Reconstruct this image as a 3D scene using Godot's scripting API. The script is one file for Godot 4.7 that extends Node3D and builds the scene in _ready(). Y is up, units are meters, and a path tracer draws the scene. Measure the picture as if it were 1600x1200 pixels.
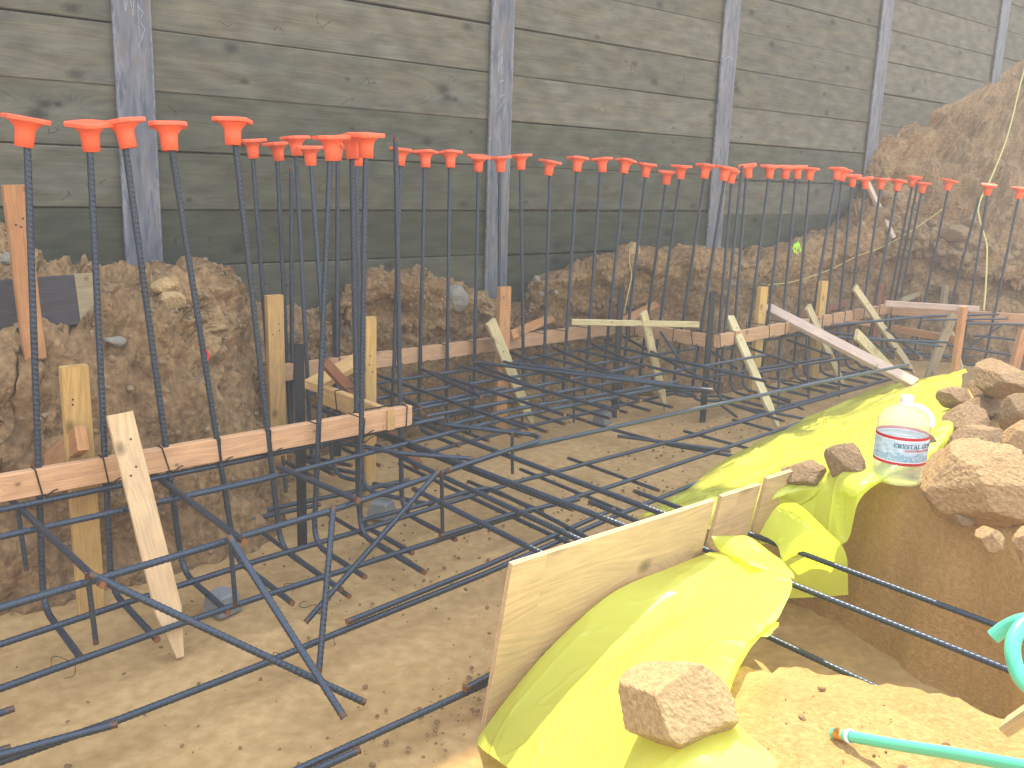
extends Node3D
# An excavation below a timber lagging wall: rebar for a stepped footing, form boards, stakes, a covered bank in front.
# x runs along the wall to the right, y is up (0 = trench floor), z comes towards the viewer. Metres.

# upright bars, left to right in the picture: top, foot, 1 = capped, hook direction (0 towards the trench, 1 along the wall), depth row
const DOWELS := [
	[Vector3(0.772, 1.717, -3.240), Vector3(0.700, 0.000, -3.240), 1, 0],
	[Vector3(0.955, 1.713, -3.240), Vector3(0.928, -0.000, -3.240), 1, 0],
	[Vector3(1.061, 1.726, -3.240), Vector3(1.197, 0.000, -3.240), 1, 0],
	[Vector3(1.213, 1.725, -3.240), Vector3(1.409, 0.000, -3.240), 1, 0],
	[Vector3(1.444, 1.754, -3.240), Vector3(1.599, 0.000, -3.240), 1, 0],
	[Vector3(2.046, 1.722, -4.380), Vector3(2.133, -0.000, -4.380), 1, 0],
	[Vector3(2.220, 1.716, -4.465), Vector3(2.220, 0.000, -4.366), 1, 1],
	[Vector3(2.255, 1.604, -4.380), Vector3(2.228, 0.000, -4.380), 0, 0],
	[Vector3(2.220, 1.742, -4.265), Vector3(2.220, 0.000, -4.136), 1, 1],
	[Vector3(2.220, 1.697, -4.117), Vector3(2.220, 0.000, -3.911), 1, 1],
	[Vector3(1.814, 1.714, -3.200), Vector3(1.711, 0.000, -3.200), 1, 0],
	[Vector3(2.524, 1.730, -4.380), Vector3(2.495, 0.000, -4.380), 1, 0],
	[Vector3(1.963, 1.723, -3.300), Vector3(1.992, -0.000, -3.300), 1, 0],
	[Vector3(2.220, 1.701, -3.694), Vector3(2.220, 0.000, -3.646), 1, 1],
	[Vector3(1.956, 1.731, -3.180), Vector3(1.920, 0.000, -3.180), 1, 0],
	[Vector3(2.171, 1.743, -3.300), Vector3(2.219, 0.000, -3.300), 0, 0],
	[Vector3(2.919, 1.715, -4.380), Vector3(2.859, 0.000, -4.380), 1, 0],
	[Vector3(3.078, 1.708, -4.380), Vector3(3.055, 0.000, -4.380), 1, 0],
	[Vector3(3.252, 1.712, -4.380), Vector3(3.262, 0.000, -4.380), 1, 0],
	[Vector3(3.462, 1.699, -4.380), Vector3(3.471, 0.000, -4.380), 1, 0],
	[Vector3(3.624, 1.701, -4.380), Vector3(3.680, 0.000, -4.380), 1, 0],
	[Vector3(3.785, 1.719, -4.380), Vector3(3.900, 0.000, -4.380), 1, 0],
	[Vector3(4.036, 1.690, -4.380), Vector3(4.062, 0.000, -4.380), 1, 0],
	[Vector3(4.274, 1.719, -4.380), Vector3(4.234, 0.000, -4.380), 1, 0],
	[Vector3(4.492, 1.723, -4.380), Vector3(4.442, 0.000, -4.380), 1, 0],
	[Vector3(4.726, 1.719, -4.380), Vector3(4.610, 0.000, -4.380), 1, 0],
	[Vector3(4.941, 1.701, -4.380), Vector3(4.807, 0.000, -4.380), 1, 0],
	[Vector3(5.080, 1.659, -4.311), Vector3(5.080, 0.000, -4.459), 1, 1],
	[Vector3(5.080, 1.699, -4.190), Vector3(5.080, 0.000, -4.334), 1, 1],
	[Vector3(5.080, 1.706, -3.979), Vector3(5.080, 0.000, -4.138), 1, 1],
	[Vector3(5.080, 1.696, -3.816), Vector3(5.080, 0.000, -3.968), 1, 1],
	[Vector3(5.388, 1.682, -3.990), Vector3(5.387, 0.000, -3.990), 1, 0],
	[Vector3(5.300, 1.723, -3.850), Vector3(5.242, 0.000, -3.850), 0, 0],
	[Vector3(5.551, 1.722, -3.990), Vector3(5.573, 0.000, -3.990), 1, 0],
	[Vector3(5.826, 1.726, -3.990), Vector3(5.707, 0.000, -3.990), 1, 0],
	[Vector3(6.027, 1.728, -3.990), Vector3(5.951, 0.000, -3.990), 1, 0],
	[Vector3(6.169, 1.733, -3.990), Vector3(6.176, 0.000, -3.990), 1, 0],
	[Vector3(6.350, 1.725, -3.990), Vector3(6.398, 0.000, -3.990), 1, 0],
	[Vector3(6.724, 1.736, -3.990), Vector3(6.522, 0.000, -3.990), 1, 0],
	[Vector3(6.813, 1.724, -3.990), Vector3(6.770, 0.000, -3.990), 1, 0],
	[Vector3(6.965, 1.689, -3.990), Vector3(7.002, 0.000, -3.990), 1, 0],
	[Vector3(7.156, 1.674, -3.990), Vector3(7.181, 0.000, -3.990), 1, 0],
	[Vector3(7.422, 1.675, -3.990), Vector3(7.340, 0.000, -3.990), 1, 0],
	[Vector3(7.820, 1.662, -4.050), Vector3(7.602, 0.000, -4.050), 1, 0],
	[Vector3(8.250, 1.703, -4.134), Vector3(8.250, 0.000, -4.258), 1, 1],
	[Vector3(8.400, 1.718, -4.160), Vector3(8.400, 0.000, -4.283), 0, 1],
	[Vector3(8.250, 1.655, -4.039), Vector3(8.250, 0.000, -4.158), 1, 1],
	[Vector3(8.250, 1.683, -3.803), Vector3(8.250, 0.000, -3.931), 1, 1],
	[Vector3(8.500, 1.556, -3.643), Vector3(8.500, 0.000, -3.830), 0, 1],
	[Vector3(8.250, 1.655, -3.467), Vector3(8.250, 0.000, -3.498), 1, 1],
	[Vector3(8.250, 1.636, -3.213), Vector3(8.250, 0.000, -3.303), 1, 1],
]
const BARS := [
	["long bar directly under the near pale board with the wire ties", 0.0120, [Vector3(0.194, 0.490, -3.173), Vector3(1.507, 0.490, -3.266), Vector3(2.477, 0.490, -3.353)]],
	["upper bar running below the near board, first in front of the dowels", 0.0120, [Vector3(0.162, 0.450, -3.044), Vector3(1.433, 0.450, -3.112), Vector3(2.855, 0.450, -3.299), Vector3(4.026, 0.450, -3.334)]],
	["second bar lapped beside the upper bar behind the pointed stake", 0.0120, [Vector3(1.045, 0.452, -3.091), Vector3(1.546, 0.452, -3.128)]],
	["bright upper bar crossing in front of the pointed stake", 0.0130, [Vector3(0.054, 0.450, -2.495), Vector3(1.213, 0.450, -2.644), Vector3(1.514, 0.450, -2.681), Vector3(2.463, 0.450, -2.880)]],
	["upper bar with bent return end above the floor, right of the near board", 0.0120, [Vector3(2.284, 0.470, -3.785), Vector3(2.466, 0.470, -3.299), Vector3(2.681, 0.470, -2.962), Vector3(2.685, 0.470, -2.910), Vector3(2.630, 0.470, -2.862), Vector3(2.444, 0.470, -2.837), Vector3(2.067, 0.470, -2.760)]],
	["grey bar lying lapped at the far side of the bent bar", 0.0120, [Vector3(2.520, 0.440, -2.904), Vector3(3.737, 0.440, -2.922), Vector3(4.985, 0.440, -2.926), Vector3(6.060, 0.440, -2.906)]],
	["bottom bar along the wall seen behind the two concrete blocks", 0.0130, [Vector3(0.984, 0.100, -3.683), Vector3(1.687, 0.100, -3.671), Vector3(2.068, 0.100, -3.660), Vector3(2.495, 0.100, -3.649)]],
	["twin of the bottom bar behind the concrete blocks, lying against it", 0.0120, [Vector3(0.917, 0.102, -3.612), Vector3(1.650, 0.102, -3.594), Vector3(1.962, 0.102, -3.591)]],
	["short bottom bar at the left edge under the near board", 0.0120, [Vector3(0.361, 0.100, -3.633), Vector3(0.937, 0.100, -3.681)]],
	["third bottom bar from the plywood, under the bright upper bar", 0.0130, [Vector3(0.131, 0.110, -2.971), Vector3(0.966, 0.110, -3.094), Vector3(1.443, 0.110, -3.154), Vector3(1.923, 0.110, -3.191), Vector3(2.867, 0.110, -3.295), Vector3(4.077, 0.110, -3.333), Vector3(5.194, 0.110, -3.397), Vector3(7.146, 0.110, -3.518)]],
	["lapped bar beside the third bottom bar, ending at the leaning rods", 0.0120, [Vector3(1.968, 0.128, -3.249), Vector3(2.299, 0.128, -3.257), Vector3(2.613, 0.128, -3.282), Vector3(2.687, 0.128, -3.276), Vector3(2.692, 0.128, -3.161), Vector3(2.659, 0.128, -2.748), Vector3(2.633, 0.128, -2.524)]],
	["second bottom bar from the plywood, through the tip of the pointed stake", 0.0130, [Vector3(0.072, 0.110, -2.697), Vector3(0.989, 0.110, -2.826), Vector3(1.304, 0.110, -2.858), Vector3(2.023, 0.110, -2.907), Vector3(2.569, 0.110, -2.945), Vector3(3.243, 0.110, -2.975), Vector3(5.170, 0.110, -3.141)]],
	["lapped bar lying on the second bottom bar at mid floor", 0.0120, [Vector3(2.133, 0.135, -2.896), Vector3(2.546, 0.135, -2.920), Vector3(2.929, 0.135, -2.884)]],
	["bottom bar nearest the plywood crossing the whole open floor", 0.0130, [Vector3(-0.005, 0.090, -2.408), Vector3(0.691, 0.090, -2.424), Vector3(1.115, 0.090, -2.459), Vector3(1.457, 0.090, -2.503), Vector3(2.114, 0.090, -2.574), Vector3(2.989, 0.090, -2.711), Vector3(3.956, 0.090, -2.823)]],
	["short lap bar at the lower left end of the nearest floor bar", 0.0130, [Vector3(-0.002, 0.115, -2.460), Vector3(0.671, 0.115, -2.368)]],
	["lap bar on the nearest floor bar, starting with a rusty end", 0.0120, [Vector3(1.463, 0.116, -2.504), Vector3(2.122, 0.116, -2.585), Vector3(3.010, 0.116, -2.733)]],
	["floor bar running into the foot of the big plywood board", 0.0120, [Vector3(0.507, 0.060, -1.943), Vector3(1.944, 0.060, -2.005)]],
	["short lap bar at the bottom edge, left of the plywood", 0.0120, [Vector3(0.627, 0.060, -1.918), Vector3(1.169, 0.060, -1.938)]],
	["stub of bar lapped at the foot of the big plywood board", 0.0120, [Vector3(1.557, 0.085, -1.974), Vector3(1.941, 0.085, -2.028)]],
	["cut bar end at the left edge, upper of two", 0.0120, [Vector3(0.357, 0.060, -2.699), Vector3(0.490, 0.060, -2.708)]],
	["cut bar end at the left edge, lower of two", 0.0120, [Vector3(0.327, 0.050, -2.541), Vector3(0.441, 0.050, -2.531)]],
	["upper cross bar under the near board at the left edge", 0.0120, [Vector3(0.652, 0.475, -3.335), Vector3(0.688, 0.475, -2.475)]],
	["upper cross bar with rusty end just right of the pointed stake", 0.0130, [Vector3(1.132, 0.475, -3.430), Vector3(1.124, 0.475, -2.535)]],
	["upper cross bar starting under the black stake", 0.0130, [Vector3(1.544, 0.475, -3.155), Vector3(1.600, 0.475, -2.654)]],
	["ribbed cross bar falling from the near board end toward mid floor", 0.0120, [Vector3(1.914, 0.460, -3.383), Vector3(2.056, 0.460, -3.083), Vector3(2.262, 0.460, -2.846)]],
	["long loose bar slanting from the left frame to a rusty end on the floor", 0.0130, [Vector3(0.673, 0.490, -2.535), Vector3(1.328, 0.030, -2.169)]],
	["loose bar slanting down right to an orange rusty tip on the floor", 0.0130, [Vector3(1.081, 0.500, -2.548), Vector3(1.214, 0.060, -2.095)]],
	["short grey rod leaning almost upright at mid floor", 0.0120, [Vector3(1.471, 0.500, -2.600), Vector3(1.300, 0.030, -2.402)]],
	["bright rod leaning down left from the upper bar to the floor", 0.0120, [Vector3(1.985, 0.500, -2.706), Vector3(1.410, 0.050, -2.697)]],
	["upper cross beam bar ending at the big plywood top edge, near its right corner", 0.0130, [Vector3(2.420, 0.445, -4.050), Vector3(2.440, 0.445, -2.800), Vector3(2.450, 0.445, -1.900)]],
	["side trench bar coming out between the middle and right plywood boards", 0.0110, [Vector3(2.757, 0.350, -2.400), Vector3(2.757, 0.345, -0.300)]],
	["side trench bar coming out between the largest and middle plywood boards", 0.0110, [Vector3(2.496, 0.358, -2.400), Vector3(2.500, 0.350, -1.800), Vector3(2.510, 0.350, -0.300)]],
	["upper cross beam bar meeting the big plywood board, left of centre", 0.0130, [Vector3(2.160, 0.450, -4.000), Vector3(2.210, 0.450, -2.600), Vector3(2.240, 0.450, -1.900)]],
	["twin bar lapped under the upper cross beam bar", 0.0120, [Vector3(2.190, 0.425, -3.600), Vector3(2.255, 0.425, -2.250)]],
	["cross beam bar ending at the big plywood top edge, second from its left", 0.0120, [Vector3(2.080, 0.435, -3.300), Vector3(2.050, 0.435, -1.920)]],
	["cross beam bar ending at the big plywood top edge, near its left corner", 0.0120, [Vector3(1.900, 0.430, -2.750), Vector3(1.880, 0.430, -1.920)]],
	["lower cross beam bar at the bottom of the side trench", 0.0120, [Vector3(2.600, 0.100, -3.900), Vector3(2.550, 0.100, -0.600)]],
	["bottom cross bar running under the yellow sheet", 0.0120, [Vector3(4.085, 0.090, -4.559), Vector3(4.083, 0.090, -3.746), Vector3(4.117, 0.090, -3.340), Vector3(4.386, 0.090, -2.618)]],
	["lap bar on the bottom cross bar by the yellow sheet", 0.0120, [Vector3(3.942, 0.113, -3.589), Vector3(4.085, 0.113, -3.316), Vector3(4.254, 0.113, -3.001)]],
	["plain cross bar over the middle frame, first of seven from the left", 0.0110, [Vector3(2.750, 0.478, -4.340), Vector3(2.720, 0.474, -3.020)]],
	["plain cross bar over the middle frame, second of seven from the left", 0.0110, [Vector3(3.050, 0.478, -4.340), Vector3(3.040, 0.474, -3.120)]],
	["plain cross bar over the middle frame, third of seven from the left", 0.0110, [Vector3(3.300, 0.478, -4.340), Vector3(3.310, 0.474, -3.020)]],
	["plain cross bar over the middle frame, fourth of seven from the left", 0.0110, [Vector3(3.620, 0.478, -4.340), Vector3(3.590, 0.474, -3.120)]],
	["plain cross bar over the middle frame, fifth of seven from the left", 0.0110, [Vector3(3.950, 0.478, -4.340), Vector3(3.940, 0.474, -3.020)]],
	["plain cross bar over the middle frame, sixth of seven from the left", 0.0110, [Vector3(4.300, 0.478, -4.340), Vector3(4.310, 0.474, -3.120)]],
	["plain cross bar over the middle frame, seventh of seven from the left", 0.0110, [Vector3(4.620, 0.478, -4.340), Vector3(4.590, 0.474, -3.020)]],
	["long straight upper bar of the middle frame, nearer the wall", 0.0110, [Vector3(2.300, 0.457, -3.950), Vector3(5.200, 0.457, -4.020)]],
	["long straight upper bar of the middle frame, nearer the plywood", 0.0110, [Vector3(2.500, 0.457, -3.520), Vector3(5.400, 0.457, -3.600)]],
	["short bottom cross bar on the trench floor, first of seven from the left", 0.0110, [Vector3(1.620, 0.085, -3.500), Vector3(1.600, 0.085, -2.720)]],
	["short bottom cross bar on the trench floor, second of seven from the left", 0.0110, [Vector3(1.950, 0.085, -3.500), Vector3(1.950, 0.085, -2.840)]],
	["short bottom cross bar on the trench floor, third of seven from the left", 0.0110, [Vector3(2.750, 0.085, -3.500), Vector3(2.770, 0.085, -2.960)]],
	["short bottom cross bar on the trench floor, fourth of seven from the left", 0.0110, [Vector3(3.100, 0.085, -3.500), Vector3(3.080, 0.085, -2.720)]],
	["short bottom cross bar on the trench floor, fifth of seven from the left", 0.0110, [Vector3(3.450, 0.085, -3.500), Vector3(3.450, 0.085, -2.840)]],
	["short bottom cross bar on the trench floor, sixth of seven from the left", 0.0110, [Vector3(4.450, 0.085, -3.500), Vector3(4.470, 0.085, -2.960)]],
	["short bottom cross bar on the trench floor, seventh of seven from the left", 0.0110, [Vector3(4.950, 0.085, -3.500), Vector3(4.930, 0.085, -2.720)]],
	["upper bar along the wall under the far pale board", 0.0120, [Vector3(2.250, 0.450, -4.267), Vector3(3.384, 0.450, -4.304), Vector3(4.877, 0.450, -4.472)]],
	["thick upper bar along the wall beyond the near board end", 0.0130, [Vector3(1.928, 0.450, -3.623), Vector3(3.107, 0.450, -3.729), Vector3(3.644, 0.450, -3.768), Vector3(4.367, 0.450, -3.822)]],
	["twin of the thick upper bar beyond the near board end", 0.0120, [Vector3(2.583, 0.452, -3.738), Vector3(3.235, 0.452, -3.801)]],
	["grey upper bar along the wall in front of the far kicker stake", 0.0120, [Vector3(2.508, 0.430, -3.404), Vector3(3.005, 0.430, -3.474), Vector3(4.173, 0.430, -3.443), Vector3(4.296, 0.430, -3.448)]],
	["bottom bar along the wall behind the far kicker stake", 0.0120, [Vector3(2.904, 0.100, -4.498), Vector3(3.990, 0.100, -4.615), Vector3(5.317, 0.100, -4.644)]],
	["bottom bar in front of the hook ends at mid floor", 0.0120, [Vector3(2.705, 0.100, -3.958), Vector3(3.527, 0.100, -4.072), Vector3(5.310, 0.100, -4.184)]],
	["upper cross tie bar of the far frame, first of eight from the left", 0.0120, [Vector3(3.066, 0.475, -4.392), Vector3(2.929, 0.475, -3.633)]],
	["upper cross tie bar of the far frame, second of eight from the left", 0.0120, [Vector3(2.606, 0.475, -4.097), Vector3(2.536, 0.475, -3.614)]],
	["upper cross tie bar of the far frame, third of eight from the left", 0.0120, [Vector3(3.432, 0.475, -4.323), Vector3(3.308, 0.475, -3.638)]],
	["upper cross tie bar of the far frame, fourth of eight from the left", 0.0120, [Vector3(3.862, 0.475, -4.519), Vector3(3.666, 0.475, -3.722)]],
	["upper cross tie bar of the far frame, fifth of eight from the left", 0.0120, [Vector3(4.227, 0.475, -4.490), Vector3(3.973, 0.475, -3.700)]],
	["upper cross tie bar of the far frame, sixth of eight from the left", 0.0120, [Vector3(4.556, 0.475, -4.437), Vector3(4.262, 0.475, -3.677)]],
	["upper cross tie bar of the far frame, seventh of eight from the left", 0.0120, [Vector3(2.420, 0.475, -4.397), Vector3(2.222, 0.475, -3.772)]],
	["upper cross tie bar of the far frame, eighth of eight from the left", 0.0120, [Vector3(2.649, 0.475, -4.407), Vector3(2.323, 0.475, -3.562)]],
	["ribbed loose bar laid slanting over the far frame, the longer one", 0.0120, [Vector3(3.386, 0.500, -4.265), Vector3(4.025, 0.500, -2.989)]],
	["ribbed loose bar laid slanting over the far frame, the shorter one", 0.0120, [Vector3(3.597, 0.490, -4.174), Vector3(3.972, 0.490, -3.278)]],
	["loose bar dropping slantwise right of the pale kicker stake", 0.0110, [Vector3(4.897, 0.580, -4.119), Vector3(4.750, 0.400, -3.751)]],
	["slanting bar from the far corner to the thick bundle", 0.0120, [Vector3(5.041, 0.460, -4.585), Vector3(4.335, 0.460, -3.266)]],
	["bar bundled against the far corner, dark and thick", 0.0140, [Vector3(4.837, 0.420, -4.007), Vector3(4.854, 0.420, -3.438), Vector3(4.793, 0.420, -3.320)]],
	["dark bar stub at the floor below the far corner", 0.0140, [Vector3(5.033, 0.200, -4.095), Vector3(5.054, 0.200, -3.757)]],
	["hoop bar of the far cage, nearer one", 0.0110, [Vector3(5.759, 0.000, -3.684), Vector3(6.054, 0.460, -3.917), Vector3(6.008, 0.500, -3.874), Vector3(6.094, 0.500, -3.859), Vector3(6.539, 0.500, -3.353), Vector3(6.893, 0.500, -3.028)]],
	["hoop bar of the far cage, farther one", 0.0110, [Vector3(6.177, 0.000, -3.693), Vector3(6.241, 0.470, -3.811), Vector3(6.344, 0.500, -3.851), Vector3(6.473, 0.500, -3.848), Vector3(6.634, 0.490, -3.301), Vector3(6.801, 0.480, -3.025)]],
	["third hoop leg of the far cage", 0.0100, [Vector3(6.460, 0.020, -3.611), Vector3(6.543, 0.300, -3.694), Vector3(6.779, 0.450, -3.840)]],
	["upper bar along the far cage", 0.0120, [Vector3(4.933, 0.300, -3.825), Vector3(5.732, 0.300, -3.787), Vector3(6.542, 0.300, -3.754)]],
	["twin upper bar along the far cage", 0.0120, [Vector3(5.489, 0.300, -3.727), Vector3(6.585, 0.300, -3.669), Vector3(7.388, 0.300, -3.668)]],
	["bottom bar running along the far cage toward the yellow sheet", 0.0120, [Vector3(4.333, 0.100, -3.349), Vector3(4.859, 0.100, -3.408), Vector3(5.462, 0.100, -3.476), Vector3(6.184, 0.100, -3.515), Vector3(7.194, 0.100, -3.541)]],
	["bottom bar along the far cage behind the kicker stakes", 0.0120, [Vector3(4.880, 0.100, -3.790), Vector3(5.623, 0.100, -3.799), Vector3(7.518, 0.100, -3.861)]],
	["far upper bar along the last board", 0.0120, [Vector3(5.364, 0.450, -3.926), Vector3(7.027, 0.450, -4.062), Vector3(8.628, 0.450, -4.049)]],
	["long ribbed bar lying over the far end, pointing right", 0.0120, [Vector3(6.226, 0.600, -3.601), Vector3(7.436, 0.600, -3.459), Vector3(8.155, 0.600, -3.201)]],
	["thin plain bar lying over the far end, beside the ribbed one", 0.0090, [Vector3(7.162, 0.600, -3.378), Vector3(7.941, 0.600, -3.038)]],
	["horizontal far end bar at the right edge, upper", 0.0120, [Vector3(7.557, 0.555, -3.300), Vector3(8.254, 0.534, -3.000)]],
	["horizontal far end bar at the right edge, middle", 0.0120, [Vector3(8.193, 0.386, -3.400), Vector3(8.380, 0.381, -3.000)]],
	["horizontal far end bar at the right edge, lower", 0.0120, [Vector3(7.825, 0.330, -3.500), Vector3(8.159, 0.271, -2.900)]],
	["slanting far end bar behind the orange stake", 0.0110, [Vector3(8.342, 0.237, -3.500), Vector3(8.572, 0.478, -3.300)]],
	["cross bar inside the far cage, first of nine from the left", 0.0110, [Vector3(5.650, 0.440, -3.967), Vector3(5.344, 0.440, -3.288)]],
	["cross bar inside the far cage, second of nine from the left", 0.0110, [Vector3(5.264, 0.440, -3.960), Vector3(4.875, 0.440, -3.431)]],
	["cross bar inside the far cage, third of nine from the left", 0.0110, [Vector3(6.185, 0.440, -3.940), Vector3(5.883, 0.440, -3.377)]],
	["cross bar inside the far cage, fourth of nine from the left", 0.0110, [Vector3(5.914, 0.100, -4.063), Vector3(5.550, 0.100, -3.356)]],
	["cross bar inside the far cage, fifth of nine from the left", 0.0110, [Vector3(5.261, 0.100, -3.868), Vector3(5.159, 0.100, -3.249)]],
	["cross bar inside the far cage, sixth of nine from the left", 0.0110, [Vector3(5.260, 0.100, -3.544), Vector3(5.340, 0.100, -3.189)]],
	["cross bar inside the far cage, seventh of nine from the left", 0.0110, [Vector3(5.171, 0.100, -3.771), Vector3(4.977, 0.100, -3.485)]],
	["cross bar inside the far cage, eighth of nine from the left", 0.0110, [Vector3(7.036, 0.440, -3.834), Vector3(6.211, 0.440, -3.075)]],
	["cross bar inside the far cage, ninth of nine from the left", 0.0110, [Vector3(7.583, 0.440, -3.903), Vector3(6.381, 0.440, -2.974)]],
	["upright tie leg of the frame, first of ten from the left", 0.0090, [Vector3(0.646, 0.490, -3.208), Vector3(0.656, 0.260, -3.208)]],
	["upright tie leg of the frame, second of ten from the left", 0.0090, [Vector3(0.677, 0.480, -2.572), Vector3(0.687, 0.258, -2.572)]],
	["upright tie leg of the frame, third of ten from the left", 0.0090, [Vector3(1.098, 0.480, -2.580), Vector3(1.108, 0.247, -2.580)]],
	["upright tie leg of the frame, fourth of ten from the left", 0.0090, [Vector3(1.616, 0.480, -3.256), Vector3(1.626, 0.326, -3.256)]],
	["upright tie leg of the frame, fifth of ten from the left", 0.0090, [Vector3(2.018, 0.480, -2.735), Vector3(2.028, 0.230, -2.735)]],
	["upright tie leg of the frame, sixth of ten from the left", 0.0090, [Vector3(2.605, 0.480, -3.005), Vector3(2.615, 0.287, -3.005)]],
	["upright tie leg of the frame, seventh of ten from the left", 0.0090, [Vector3(3.853, 0.480, -4.359), Vector3(3.863, 0.020, -4.359)]],
	["upright tie leg of the frame, eighth of ten from the left", 0.0090, [Vector3(3.208, 0.480, -4.085), Vector3(3.218, 0.114, -4.085)]],
	["upright tie leg of the frame, ninth of ten from the left", 0.0090, [Vector3(3.764, 0.470, -3.795), Vector3(3.774, 0.173, -3.795)]],
	["upright tie leg of the frame, tenth of ten from the left", 0.0090, [Vector3(4.207, 0.470, -3.849), Vector3(4.217, 0.157, -3.849)]],
	["bar lying on the bank edge behind the far right frame", 0.0090, [Vector3(6.461, 0.050, -4.259), Vector3(6.581, 0.050, -3.691)]],
]
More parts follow.
